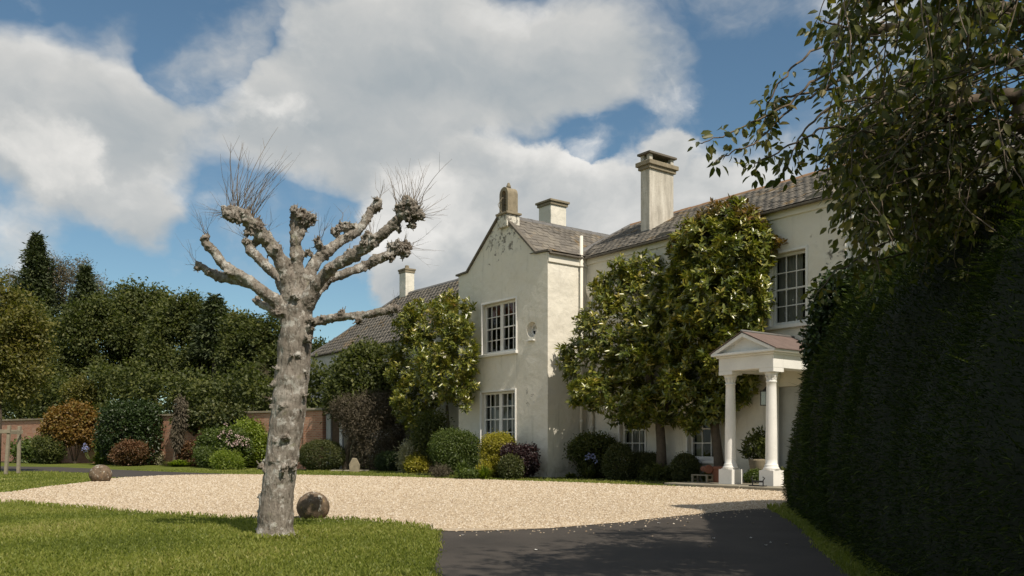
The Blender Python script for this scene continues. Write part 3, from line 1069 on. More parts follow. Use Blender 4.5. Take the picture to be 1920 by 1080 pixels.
sash(WU, 0, 3, 4, 2, curtains=[(-3.5, -1.68, 5.42, 5.85, BLIND)])
sash(WL, 0, 3, 4, 2, curtains=[(-3.35, -2.5, .98, 2.8, CURTAIN), (-2.35, -1.72, .98, 2.8, CURTAIN)])
sash(MU, YM, 3, 4, 1, curtains=[(7.12, 7.86, 4.15, 5.96, CURTAIN)])
sash(M1, YM, 3, 4, 1, curtains=[(1.58, 2.25, .65, 2.33, CURTAIN)])
sash(M2, YM, 3, 4, 1, curtains=[(4.33, 4.62, .65, 2.33, CURTAIN)])
sash(LW_SM, YM, 2, 2, 1, surround=False, rec=.06)
MB().lathe([(.0, 0), (.13, 0.02), (.16, .12), (.10, .25), (.0, .28)], (5.05, YM + .75, .72), 16).build('cushion', TEAL, house, True)
# round window
o = MB()
n = 40
ring = [(RW[2] * .82 + .002, .16), (RW[2] * .62, .16), (RW[2] * .62, .21), (RW[2] * .82 + .002, .21)]
for k in range(n):
    a0, a1 = 2 * math.pi * k / n, 2 * math.pi * (k + 1) / n
    for q in range(4):
        (r0, y0), (r1, y1) = ring[q], ring[(q + 1) % 4]
        o.quad((RW[0] + math.cos(a0) * r0, y0, RW[1] + math.sin(a0) * r0), (RW[0] + math.cos(a1) * r0, y0, RW[1] + math.sin(a1) * r0),
               (RW[0] + math.cos(a1) * r1, y1, RW[1] + math.sin(a1) * r1), (RW[0] + math.cos(a0) * r1, y1, RW[1] + math.sin(a0) * r1))
rw = o.build('round_window', WHITE, house)
MB().box(RW[0] - .012, RW[0] + .012, .165, .20, RW[1] - .16, RW[1] + .16).build('glazing_bar', WHITE, rw)
MB().box(RW[0] - .16, RW[0] + .16, .168, .197, RW[1] - .012, RW[1] + .012).build('glazing_bar', WHITE, rw)
for (sx, sz) in ((-1, -1), (1, -1), (1, 1), (-1, 1)):
    pts = [(RW[0], .185, RW[1])] + [(RW[0] + sx * .165 * math.cos(k * math.pi / 12), .185, RW[1] + sz * .165 * math.sin(k * math.pi / 12)) for k in range(7)]
    MB().add(pts, [tuple(range(8))]).build('pane', GLASS, rw, fix=False)
MB().box(RW[0] - .17, RW[0] + .17, -.09, .05, RW[1] - .37, RW[1] - .33).build('sill', WHITE, rw, bevel=.008)

# string / eaves bands
b = MB()
b.box(.0, .05, 0.004, YM - .003, ZE - .30, ZE - .002)
b.build('eaves_band', CREAM, house, bevel=.01)
b = MB()
b.box(.055, 15.05, YM - .05, YM + .01, ZE - .22, ZE - .002)
b.build('eaves_band', CREAM, house, bevel=.01)

# ------------------------------------------------------------------ roofs, slate by slate
def slate_mesh():
    w_, l_, th = .248, .40, .011
    mb = MB()
    mb.box(0.004, w_ - .004, 0, l_, 0, th)
    return mb.mesh('slate')


def roof_plane(parent, quad, inside, keep_n, tint0, w_=.25, ex=.205):
    """quad: origin at the eave, unit vector along, unit vector up the slope, lengths; slates clipped by inside(s, t)"""
    O, E1, E2, LS, LT = quad
    E1, E2 = Vector(E1).normalized(), Vector(E2).normalized()
    E3 = E1.cross(E2).normalized()
    rows = int(LT / ex) + 1
    items = []
    for r in range(rows):
        off_ = (r % 2) * w_ / 2
        for k in range(-1, int(LS / w_) + 2):
            s_, t_ = k * w_ + off_, r * ex
            if not inside(s_ + w_ / 2, t_ + ex / 2):
                continue
            s_ += random.uniform(-.004, .004)
            tilt = random.uniform(-.018, .018)
            lift = .030 + random.uniform(0, .012)
            p = Vector(O) + E1 * s_ + E2 * t_ + E3 * (lift + .004)
            # slates lie a little flatter than the roof: tail rests on the course below
            e2 = (E2 * math.cos(.045) - E3 * math.sin(.045)).normalized()
            e1 = (E1 * math.cos(tilt) + e2 * math.sin(tilt)).normalized()
            e3 = e1.cross(e2).normalized()
            items.append((p, e1, e2, e3))
    cl = HMI @ co.location
    items.sort(key=lambda q: (q[0] - cl).length)
    for (p, e1, e2, e3) in items[:keep_n]:
        o_ = bpy.data.objects.new('slate', SLATE_ME)
        col.objects.link(o_)
        o_.parent = parent
        o_.matrix_local = Matrix(((e1.x, e2.x, e3.x, p.x), (e1.y, e2.y, e3.y, p.y), (e1.z, e2.z, e3.z, p.z), (0, 0, 0, 1)))
    rest = items[keep_n:]
    if rest:
        bv = np.array([v.co[:] for v in SLATE_ME.vertices])
        fv = np.array([p_.vertices[:] for p_ in SLATE_ME.polygons])
        V = np.concatenate([np.array(p) + bv[:, :1] * np.array(e1) + bv[:, 1:2] * np.array(e2) + bv[:, 2:] * np.array(e3) for p, e1, e2, e3 in rest])
        T = np.concatenate([fv + len(bv) * i for i in range(len(rest))])
        me = np_mesh('slates', V, T, np.repeat(rng.random(len(rest)), len(bv)))
        tag(link('slates', me, SLATE, parent), kind='stuff')


SLATE_ME = slate_mesh()
SLATE_ME.materials.append(SLATE)
_a = SLATE_ME.attributes.new('tint', 'FLOAT', 'POINT')


def ridge_tiles(parent, p0, p1, w_=.13, m_=None, step=.45, hgt=.09):
    p0, p1 = Vector(p0), Vector(p1)
    d_ = p1 - p0
    n = max(1, int(d_.length / step))
    s_ = d_.cross(Vector((0, 0, 1))).normalized()
    for k in range(n):
        a_ = p0 + d_ * (k / n)
        b_ = p0 + d_ * ((k + 1) / n - .008 / d_.length)
        dz_ = Vector((0, 0, random.uniform(-.006, .006)))
        prof = [(-w_, -hgt), (-w_ * .55, -hgt * .1), (0, hgt * .35), (w_ * .55, -hgt * .1), (w_, -hgt)]
        vs_ = [q + s_ * x + Vector((0, 0, z + .05)) + dz_ for q in (a_, b_) for x, z in prof]
        vs_ += [v_ - Vector((0, 0, .022)) for v_ in vs_]
        f = [(i, i + 1, i + 6, i + 5) for i in range(4)] + [(10 + i + 1, 10 + i, 15 + i, 15 + i + 1) for i in range(4)]
        f += [(i + 1, i, 10 + i, 11 + i) for i in range(4)] + [(5 + i, 6 + i, 16 + i, 15 + i) for i in range(4)] + [(0, 5, 15, 10), (9, 4, 14, 19)]
        MB().add(vs_, f).build('ridge_tile', m_ or CLAY, parent)


# wing roof
YB = 5.2
RZ = 8.74
rb = MB()
prof = [(0.14, 7.10), (-.62, 7.15), (AP[0], RZ), (-4.40, 7.15), (XL - .14, 7.10)]
for i in range(4):
    (xa, za), (xb, zb) = prof[i], prof[i + 1]
    rb.quad((xa, .06, za), (xa, YB, za), (xb, YB, zb), (xb, .06, zb))
wroof = rb.build('wing_roof', COPING, house, fix=False)
d2 = Vector((AP[0] + .62, 0, RZ - 7.15))
roof_plane(wroof, ((-.56, .07, 7.10), (0, 1, 0), d2, YB - .1, d2.length + .05), lambda s, t: 0 <= s <= YB - .1 and -.02 < t < d2.length, 120, 0)
d3 = Vector((-.76, 0, .05))
roof_plane(wroof, ((.15, .07, 7.10), (0, 1, 0), d3, YM - .2, d3.length), lambda s, t: 0 <= s <= YM - .25 and t < d3.length, 20, 0)
ridge_tiles(wroof, (AP[0], .35, RZ), (AP[0], YB - .3, RZ), m_=LEAD)
cp = MB()
for (xa, za, xb, zb) in ((-.60, 7.15, AP[0], AP[1]), (-4.42, 7.15, AP[0], AP[1]), (-.60, 7.13, .10, 7.10), (-4.42, 7.13, XL - .10, 7.10)):
    v_ = Vector((xb - xa, 0, zb - za)).normalized()
    n_ = Vector((-v_.z, 0, v_.x))
    if n_.z < 0:
        n_ = -n_
    q = [Vector((xa, 0, za)), Vector((xb, 0, zb))]
    pts = []
    for y_ in (-.07, .10):
        for p_ in q:
            pts += [p_ + Vector((0, y_, 0)) + n_ * .012, p_ + Vector((0, y_, 0)) + n_ * .075]
    cp.add(pts, [(0, 2, 3, 1), (4, 5, 7, 6), (0, 1, 5, 4), (2, 6, 7, 3), (1, 3, 7, 5), (0, 4, 6, 2)])
cp.build('gable_coping', COPING, house)
# bellcote on the gable
bx, bz = -2.24, 8.62
p = MB()
p.box(bx - .26, bx + .26, -.12, .42, 8.30, bz + .10)
ped = p.build('bellcote', RENDER, house, bevel=.015)
MB().box(bx - .32, bx + .32, -.17, .47, bz + .10, bz + .17).build('ledge', STONE, ped, bevel=.012)
z0 = bz + .17
arch = []
R_o, R_i, HH = .235, .125, .62
n = 14
for y0, y1 in ((-.06, .36),):
    outer = [(bx - R_o, z0), (bx - R_o, z0 + HH)] + [(bx - R_o * math.cos(k * math.pi / n), z0 + HH + R_o * 1.05 * math.sin(k * math.pi / n)) for k in range(1, n)] + [(bx + R_o, z0 + HH), (bx + R_o, z0)]
    inner = [(bx - R_i, z0), (bx - R_i, z0 + HH)] + [(bx - R_i * math.cos(k * math.pi / n), z0 + HH + R_i * math.sin(k * math.pi / n)) for k in range(1, n)] + [(bx + R_i, z0 + HH), (bx + R_i, z0)]
    a = MB()
    m_ = len(outer)
    vs_ = [(x, y0, z) for x, z in outer] + [(x, y0, z) for x, z in inner] + [(x, y1, z) for x, z in outer] + [(x, y1, z) for x, z in inner]
    fs_ = []
    for k in range(m_ - 1):
        fs_ += [(k, k + 1, m_ + k + 1, m_ + k), (2 * m_ + k + 1, 2 * m_ + k, 3 * m_ + k, 3 * m_ + k + 1), (k + 1, k, 2 * m_ + k, 2 * m_ + k + 1), (m_ + k, m_ + k + 1, 3 * m_ + k + 1, 3 * m_ + k)]
    a.add(vs_, fs_)
    a.build('arch', STONE, ped)
MB().lathe([(.05, 0), (.085, .03), (.075, .09), (.04, .15), (.045, .17), (.0, .20)], (bx, .15, z0 + HH + R_o + .0), 12).build('finial', STONE, ped, True)
MB().lathe([(.125, 0), (.105, .04), (.075, .13), (.06, .20), (.0, .23)], (bx, .12, z0 + .30), 16).build('bell', BRONZE, ped, True)
MB().tube([(bx, .12, z0 + .52), (bx - .02, -.1, z0 + .50), (bx - .12, -.2, z0 + .28), (bx - .09, -.1, z0 + .05)], .012, 6).build('bell_lever', WOOD, ped)

# main roof: hipped at its left end
RY, RZM = YM + 3.0, 8.82
EY, EZ = YM - .16, 7.08
x_rl = hfront(1183, 416, RY)[0]
rb = MB()
rb.quad((-1.6, EY, EZ), (15.2, EY, EZ), (15.2, RY, RZM), (x_rl, RY, RZM))
rb.quad((15.2, 2 * RY - EY, EZ), (-1.6, 2 * RY - EY, EZ), (x_rl, RY, RZM), (15.2, RY, RZM))
rb.quad((-1.6, 2 * RY - EY, EZ), (-1.6, EY, EZ), (x_rl, RY, RZM))
mroof = rb.build('main_roof', COPING, house, fix=False)
e2 = Vector((0, RY - EY, RZM - EZ))
sl_len = e2.length
dx = x_rl + 1.6
def in_main(s, t):
    x = -1.6 + s
    if t > sl_len - .02 or t < -.01 or x > 15.1:
        return False
    y_ = EY + (RY - EY) * t / sl_len
    z_ = EZ + (RZM - EZ) * t / sl_len
    if x < -1.6 + dx * t / sl_len + .05:
        return False
    # not below the wing roof
    if x < 0.10:
        zw = 7.10 + (RZ - 7.10) * min(1, max(0, (0.14 - x) / (0.14 - AP[0])))
        if zw > z_ + .02:
            return False
    return True
roof_plane(mroof, ((-1.6, EY, EZ), (1, 0, 0), e2, 16.8, sl_len), in_main, 150, 0)
ridge_tiles(mroof, (x_rl, RY, RZM), (15.2, RY, RZM))
ridge_tiles(mroof, (-1.2, EY + .6, EZ + .36), (x_rl, RY, RZM), m_=LEAD)
# eyebrow vents
for (u, v) in ((1252, 444), (1541, 366)):
    x, z = hfront(u, v, YM + .05)
    yb, zb = EY + .10, EZ + .07
    mbv = MB()
    k = 10
    fr = [(x - .42 * math.cos(math.pi * i / k), yb - .03, zb + .13 * math.sin(math.pi * i / k)) for i in range(k + 1)]
    bk = [(x - .42 * math.cos(math.pi * i / k), yb + .75, zb + .40 + .03 * math.sin(math.pi * i / k)) for i in range(k + 1)]
    mbv.add(fr + bk, [(i, i + 1, k + 2 + i, k + 1 + i) for i in range(k)] + [tuple(range(k + 1))])
    mbv.build('roof_vent', SLATE, mroof, fix=False)
# gutter lip along the eaves
g = MB()
g.box(.16, 15.2, EY - .07, EY + .03, EZ - .055, EZ + .0)
g.build('gutter', COPING, house, bevel=.01)
g = MB()
g.box(.06, .155, -.02, YM - .24, 7.04, 7.095)
g.build('gutter', COPING, house, bevel=.01)

# low left wing roof
LRY = YM + 2.9
x_l0 = hfront(752, 555, LRY)[0]
LRZ = hfront(756, 553, LRY)[1]
LEY = YM - .18
rb = MB()
rb.quad((LW_X0 - .18, LEY, LZ), (XL, LEY, LZ), (XL, LRY, LRZ), (x_l0, LRY, LRZ))
rb.quad((LW_X0 - .18, 2 * LRY - LEY, LZ), (LW_X0 - .18, LEY, LZ), (x_l0, LRY, LRZ))
rb.quad((XL, 2 * LRY - LEY, LZ), (LW_X0 - .18, 2 * LRY - LEY, LZ), (x_l0, LRY, LRZ), (XL, LRY, LRZ))
lroof = rb.build('low_wing_roof', COPING, house, fix=False)
e2 = Vector((0, LRY - LEY, LRZ - LZ))
l2 = e2.length
span = x_l0 - (LW_X0 - .18)
roof_plane(lroof, ((LW_X0 - .18, LEY, LZ), (1, 0, 0), e2, XL - LW_X0 + .1, l2),
           lambda s, t: -.01 < t < l2 - .02 and s > span * t / l2 + .03 and s < XL - LW_X0 + .1, 0, 0, .30, .26)
ridge_tiles(lroof, (x_l0, LRY, LRZ), (XL, LRY, LRZ), m_=LEAD)
ridge_tiles(lroof, (LW_X0 - .15, LEY + .02, LZ + .02), (x_l0, LRY, LRZ), m_=LEAD)


# ------------------------------------------------------------------ chimneys
def chimney_box(x0, x1, y0, y1, z0, z1, m_, capm, cap=.10, over=.09, pot=False):
    s = MB()
    s.box(x0, x1, y0, y1, z0, z1)
    c = s.build('chimney', m_, house, bevel=.02)
    k = MB()
    k.box(x0 - over * .5, x1 + over * .5, y0 - over * .5, y1 + over * .5, z1 - .03, z1 + cap * .5)
    k.box(x0 - over, x1 + over, y0 - over, y1 + over, z1 + cap * .5 - .002, z1 + cap)
    k.build('chimney_cap', capm, c, bevel=.015)
    return c


# tall weathered stack on the main roof
tx1, _ = hfront(1218, 440, YM + 1.15)
ty0 = YM + 1.15
tz = lambda v: EYE + (V0 - v) / F * ((ty0 + HC.xy.dot(B2)) / Vector(((1218 - U0) / F, 1.0)).dot(B2))
tw, td = .40, 1.12
s = MB()
s.box(tx1 - tw, tx1, ty0, ty0 + td, 7.2, tz(312))
tall = s.build('chimney', CHIM, house, bevel=.02)
k = MB()
k.box(tx1 - tw - .06, tx1 + .06, ty0 - .06, ty0 + td + .06, tz(312) - .05, tz(308))
k.box(tx1 - tw - .12, tx1 + .12, ty0 - .12, ty0 + td + .12, tz(308) - .003, tz(300))
k.build('chimney_band', STONE, tall, bevel=.015)
for (px_, py_) in ((tx1 - tw, ty0), (tx1 - .13, ty0), (tx1 - tw, ty0 + td - .14), (tx1 - .13, ty0 + td - .14)):
    MB().box(px_, px_ + .13, py_, py_ + .14, tz(300) - .003, tz(287)).build('pillar', CHIM, tall, bevel=.008)
MB().box(tx1 - tw + .02, tx1 - .02, ty0 + .02, ty0 + td - .02, tz(300) - .002, tz(300) + .03).build('flue_top', DARK, tall)
MB().box(tx1 - tw - .08, tx1 + .08, ty0 - .08, ty0 + td + .08, tz(287) - .003, tz(283)).build('chimney_cap', COPING, tall, bevel=.01)
fl = MB()
fl.box(tx1 - tw - .03, tx1 + .03, ty0 - .05, ty0 + .02, 7.6, 7.88)
fl.build('lead_flashing', LEAD, tall)

cx1, cz1 = hfront(1033, 380, 3.2)
chimney_box(cx1 - .72, cx1, 3.2, 3.95, 7.6, cz1 - .02, RENDER, STONE, .16, .10)
lx, lz = hfront(763, 512, LRY)
chimney_box(lx - .32, lx + .30, LRY - .25, LRY + .25, LRZ - .5, lz, RENDER, STONE, .18, .06)
lc = MB()
lc.lathe([(.12, 0), (.10, .18), (.0, .22)], (lx, LRY, lz + .18), 8)
lc.build('chimney_pot', STONE, house)

# ------------------------------------------------------------------ pipes
def pipe(x, y, z0, z1, r, hop=None, clips=()):
    p_ = MB()
    p_.tube([(x, y, z0), (x, y, z1)], r, 12)
    for zc in clips:
        p_.tube([(x, y, zc - .03), (x, y, zc + .03)], r * 1.28, 12)
    return p_.build('downpipe', CREAM, house, True)


px_ = 0.10
pipe(.08, YM - .30, 0.1, hfront(1095, 441, YM - .3)[1], .055, clips=(1.8, 3.6, 5.4, 6.8))
dp = pipe(.36, YM - .09, 0.1, 5.75, .055, clips=(1.6, 3.4, 5.0))
h = MB()
h.add([(.22, YM - .24, 6.18), (.50, YM - .24, 6.18), (.50, YM - .01, 6.18), (.22, YM - .01, 6.18),
       (.24, YM - .22, 5.92), (.48, YM - .22, 5.92), (.48, YM - .01, 5.92), (.24, YM - .01, 5.92), (.31, YM - .14, 5.72), (.41, YM - .14, 5.72), (.41, YM - .03, 5.72), (.31, YM - .03, 5.72)],
      [(0, 1, 5, 4), (1, 2, 6, 5), (2, 3, 7, 6), (3, 0, 4, 7), (4, 5, 9, 8), (5, 6, 10, 9), (6, 7, 11, 10), (7, 4, 8, 11), (0, 3, 2, 1), (8, 9, 10, 11)])
h.build('hopper_head', CREAM, dp)
x2 = hfront(1594, 440, YM)[0]
dp2 = pipe(x2, YM - .09, 0.1, 6.05, .075, clips=(4.6, 5.2, 5.75))
h = MB()
h.box(x2 - .19, x2 + .19, YM - .24, YM - .012, 6.18, 6.40)
h.box(x2 - .23, x2 + .23, YM - .27, YM - .010, 6.398, 6.46)
h.add([(x2 - .19, YM - .24, 6.181), (x2 + .19, YM - .24, 6.181), (x2 + .19, YM - .012, 6.181), (x2 - .19, YM - .012, 6.181),
       (x2 - .08, YM - .17, 6.02), (x2 + .08, YM - .17, 6.02), (x2 + .08, YM - .02, 6.02), (x2 - .08, YM - .02, 6.02)],
      [(0, 1, 5, 4), (1, 2, 6, 5), (2, 3, 7, 6), (3, 0, 4, 7)])
h.build('hopper_head', WHITE, dp2)

# ------------------------------------------------------------------ portico
CX0, CX1, CY = 7.20, 8.40, -.10
ENT0, ENT1 = 2.86, 3.18
e = MB()
ex0, ex1, ey0 = CX0 - .20, CX1 + .20, CY - .20
e.box(ex0, ex1, ey0, ey0 + .38, ENT0, ENT1)
e.box(ex0 + .001, ex0 + .38, ey0 + .38, YM - .004, ENT0 + .001, ENT1 - .001)
e.box(ex1 - .38, ex1 - .001, ey0 + .38, YM - .004, ENT0 + .001, ENT1 - .001)
e.box(ex0 + .38, ex1 - .38, ey0 + .38, YM - .004, ENT0 + .10, ENT1 - .05)
e.box(ex0 - .05, ex1 + .05, ey0 - .05, YM - .003, ENT1 - .002, ENT1 + .05)
e.box(ex0 - .14, ex1 + .14, ey0 - .14, YM - .002, ENT1 + .048, ENT1 + .11)
porch = e.build('portico', WHITE, house, bevel=.012)
PZ, PA = ENT1 + .11, 3.74
xm = (ex0 + ex1) / 2
hw = (ex1 - ex0) / 2 + .15
MB().prism_y([(xm - hw + .10, PZ - .003), (xm + hw - .10, PZ - .003), (xm, PA - .10)], ey0 + .02, YM - .01).build('tympanum', WHITE, porch)
rk = MB()
for sgn in (-1, 1):
    xo = xm + sgn * hw
    th = .085
    L_ = Vector((xo - xm, 0, PZ - PA))
    rk.prism_y([(xo, PZ), (xm, PA), (xm, PA - th * 1.15), (xo - sgn * th * 2.1, PZ + .001)], ey0 - .13, ey0 + .03)
rk.build('raking_cornice', WHITE, porch, bevel=.006)
pr = MB()
for sgn in (-1, 1):
    xo = xm + sgn * (hw + .03)
    pr.add([(xo, ey0 - .15, PZ - .005), (xm, ey0 - .15, PA + .015), (xm, YM - .005, PA + .015), (xo, YM - .005, PZ - .005),
            (xo, ey0 - .15, PZ + .015), (xm, ey0 - .15, PA + .035), (xm, YM - .005, PA + .035), (xo, YM - .005, PZ + .015)],
           [(0, 3, 2, 1), (4, 5, 6, 7), (0, 1, 5, 4), (1, 2, 6, 5), (2, 3, 7, 6), (3, 0, 4, 7)])
pr.build('portico_roof', PORCHROOF, porch)
MB().tube([(xm, ey0 - .15, PA + .04), (xm, YM - .01, PA + .04)], .035, 8).build('ridge_roll', LEAD, porch, True)


def column(x, y, z0, z1, name='column'):
    c_ = MB()
    ph = .36
    c_.box(x - .20, x + .20, y - .20, y + .20, z0, z0 + ph)
    c_.box(x - .155, x + .155, y - .155, y + .155, z0 + ph - .001, z0 + ph + .02)
    n_ = 16
    prof_ = [(.185, ph + .02), (.19, ph + .05), (.165, ph + .085), (.155, ph + .10), (.162, ph + .125), (.145, ph + .145)]
    zs, zt = ph + .15, z1 - z0 - .34
    for i_ in range(n_ + 1):
        q = i_ / n_
        prof_.append((.138 - .026 * q ** 1.7, zs + (zt - zs) * q))
    prof_ += [(.128, zt + .015), (.128, zt + .04), (.113, zt + .05), (.115, zt + .10), (.13, zt + .17), (.165, zt + .235), (.17, zt + .25)]
    c_.lathe(prof_, (x, y, z0), 28)
    c_.box(x - .20, x + .20, y - .20, y + .20, z1 - .09, z1 + .001)
    o_ = c_.build(name, WHITE, porch, fix=True)
    for p_ in o_.data.polygons:
        p_.use_smooth = abs(p_.normal.z) < .85 and len(p_.vertices) == 4 and p_.area < .02
    # leafy capital: two rows of little leaves
    lf = MB()
    for row, (zz, rr, nn) in enumerate(((zt + .06, .118, 10), (zt + .14, .132, 8))):
        for k_ in range(nn):
            a_ = 2 * math.pi * (k_ + .5 * row) / nn
            for q0, q1, w0, w1, o0, o1 in ((0, .07, .028, .032, 0, .014), (.07, .10, .032, .012, .014, .05)):
                c1, s1 = math.cos(a_), math.sin(a_)
                P_ = lambda o_, w_, z_: (x + c1 * (rr + o_) - s1 * w_, y + s1 * (rr + o_) + c1 * w_, z0 + zz + z_)
                lf.quad(P_(o0, -w0, q0), P_(o0, w0, q0), P_(o1, w1, q1), P_(o1, -w1, q1))
    lf.build('capital_leaves', WHITE, porch, fix=False)
    return o_


ZS = .09
for cx_ in (CX0, CX1):
    column(cx_, CY, ZS, ENT0)
for (xa, xb) in ((CX0 - .17, CX0 + .17), (CX1 - .17, CX1 + .17)):
    p_ = MB()
    p_.box(xa, xb, YM - .10, YM - .004, ZS, ENT0)
    p_.box(xa - .04, xb + .04, YM - .14, YM - .003, ZS, ZS + .36)
    p_.box(xa - .04, xb + .04, YM - .14, YM - .003, ENT0 - .12, ENT0 - .002)
    p_.build('pilaster', WHITE, porch, bevel=.008)
dr = MB()
dr.box(MD[0] + .004, MD[1] - .004, YM + .13, YM + .18, MD[2], MD[3] - .004)
door = dr.build('door', DOORPAINT, house)
for (xa, xb) in ((MD[0] + .12, MD[0] + .50), (MD[0] + .60, MD[1] - .12)):
    for (za, zb) in ((.35, 1.0), (1.1, 1.75), (1.85, 2.4)):
        MB().box(xa, xb, YM + .118, YM + .131, za, zb).build('door_panel', DOORPAINT, door, bevel=.008)
# lantern under the portico
lx_, ly_ = 7.80, .55
lan = empty('hanging_lantern', HM @ Vector((lx_, ly_, 2.02)), HR, 'black framed glass lantern hanging inside the white portico', 'lantern')
fr = MB()
for (sx, sy) in ((-1, -1), (1, -1), (1, 1), (-1, 1)):
    fr.box(sx * .11 - .008, sx * .11 + .008, sy * .11 - .008, sy * .11 + .008, 0, .36)
for z_ in (0, .352):
    fr.box(-.118, .118, -.118, -.102, z_, z_ + .016)
    fr.box(-.118, .118, .102, .118, z_, z_ + .016)
    fr.box(-.118, -.102, -.102, .102, z_, z_ + .016)
    fr.box(.102, .118, -.102, .102, z_, z_ + .016)
fr.build('frame', IRON, lan)
MB().lathe([(.15, .368), (.05, .46), (.02, .48), (.02, .52)], (0, 0, 0), 4).build('cap', IRON, lan)
MB().tube([(0, 0, .5), (0, 0, ENT0 + .10 - 2.02)], .008, 6).build('chain', IRON, lan)
for k in range(4):
    a_ = k * math.pi / 2
    g_ = MB()
    g_.quad((-.10, -.11, .016), (.10, -.11, .016), (.10, -.11, .35), (-.10, -.11, .35))
    o_ = g_.build('pane', GLASS, lan, fix=False)
    o_.rotation_euler = (0, 0, a_)
MB().lathe([(.03, .016), (.03, .05), (.012, .06), (.012, .16), (.0, .19)], (0, 0, 0), 10).build('candle', WHITE, lan)

# paved step
stp = MB()
for i, (xa, xb, ya, yb, zt_) in enumerate(((5.6, 6.9, -.75, .2, .075), (6.91, 8.0, -.78, .25, .085), (8.01, 9.4, -.76, .25, .083), (6.6, 7.7, .26, 1.58, .084), (7.71, 9.3, .26, 1.58, .082), (5.7, 6.59, .21, .9, .07))):
    pass
pav = empty('paved_step', HM @ Vector((7.5, .4, 0)), HR, 'low flagstone step under the white portico', 'step')
for i, (xa, xb, ya, yb, zt_) in enumerate(((5.6, 6.9, -.75, .2, .078), (6.91, 8.0, -.78, .25, .088), (8.01, 9.4, -.76, .25, .086), (6.6, 7.7, .26, 1.58, .087), (7.71, 9.3, .26, 1.58, .085), (5.7, 6.59, .21, .9, .072))):
    MB().box(xa - 7.5, xb - 7.5, ya - .4, yb - .4, 0.0, zt_).build('flagstone', FLAG, pav, bevel=.015)

# ================================================================== PLANTING BEDS (soil)
def bed(name, pts, z, lab):
    tag(sheet(name, rough_edge([tuple(p[:2]) for p in pts], .3, .07), z, SOIL), lab)
hp = lambda x, y: (HM @ Vector((x, y, 0)))
bed('flower_bed', [hp(-1, -1.2), hp(.6, -.9), hp(.5, 1.6), hp(-.1, 1.6), hp(-.1, -.04), hp(-5, -.04), hp(-5.2, 1.6), hp(-14, 1.6), hp(-14, -.6), hp(-9, -.8), hp(-5, -1.9), hp(-3, -1.6)], .010, 'dark soil of the bed along the gabled wing')
bed('front_bed', [hp(.62, -.2), hp(5.5, -.2), hp(5.55, 1.6), hp(.62, 1.6)], .010, 'dark soil of the bed under the main front windows')
bed('wall_bed', [gnd(u, v) for u, v in ((-300, 868), (100, 867), (250, 869), (400, 873), (520, 876), (560, 882), (640, 883))] + [gnd(u, v) for u, v in ((640, 876), (520, 868), (400, 863.5), (100, 860), (-300, 858))], .008, 'dark soil of the border in front of the brick wall')

# ================================================================== BRICK GARDEN WALL
def garden_wall():
    a_, b_ = Vector((-7.95, 37.0, 0)), Vector((-34.0, 55.5, 0))
    d_ = (b_ - a_)
    L_ = d_.length
    rz = math.atan2(d_.y, d_.x)
    o = empty('brick_garden_wall', a_, rz, 'old red brick garden wall with coping behind the left border', 'wall')
    MB().box(1.16, L_, -.17, .17, 0, 2.46).build('brickwork', BRICK, o)
    k, x = 0, 1.24
    while x < L_ - .5:
        ln = random.uniform(.8, 1.2)
        MB().box(x, min(L_, x + ln - .012), -.24, .24, 2.46, 2.55 + random.uniform(0, .02)).build('coping_stone', STONE, o, bevel=.015)
        x += ln
    # pier and door to the yard beside the house
    p = empty('brick_gate_pier', a_ + Vector((.0, -.02, 0)), rz, 'brick pier with pale cap at the house end of the garden wall', 'pier')
    MB().box(-.05, 1.15, -.22, .22, 0, 2.50).build('brickwork', BRICK, p)
    MB().box(-.12, 1.22, -.30, .30, 2.50, 2.60).build('pier_cap', FLAG, p, bevel=.02)
    p.rotation_euler = (0, 0, rz)
    g = empty('garden_door', a_ + Vector((.08, -.10, 0)), rz + math.pi, 'open dark garden doorway with pale posts beside the brick pier', 'door')
    MB().box(0.0, .28, -.06, .06, 0, 2.35).build('post', DOORPAINT, g, bevel=.01)
    MB().box(.29, .80, .02, .05, 0.02, 2.25).build('door_leaf', BROWNWOOD, g)
    MB().box(.81, .98, -.06, .06, 0, 2.35).build('post', WHITE, g, bevel=.01)
    MB().box(.285, .805, -.05, .055, 2.255, 2.35).build('lintel', DOORPAINT, g, bevel=.01)
garden_wall()


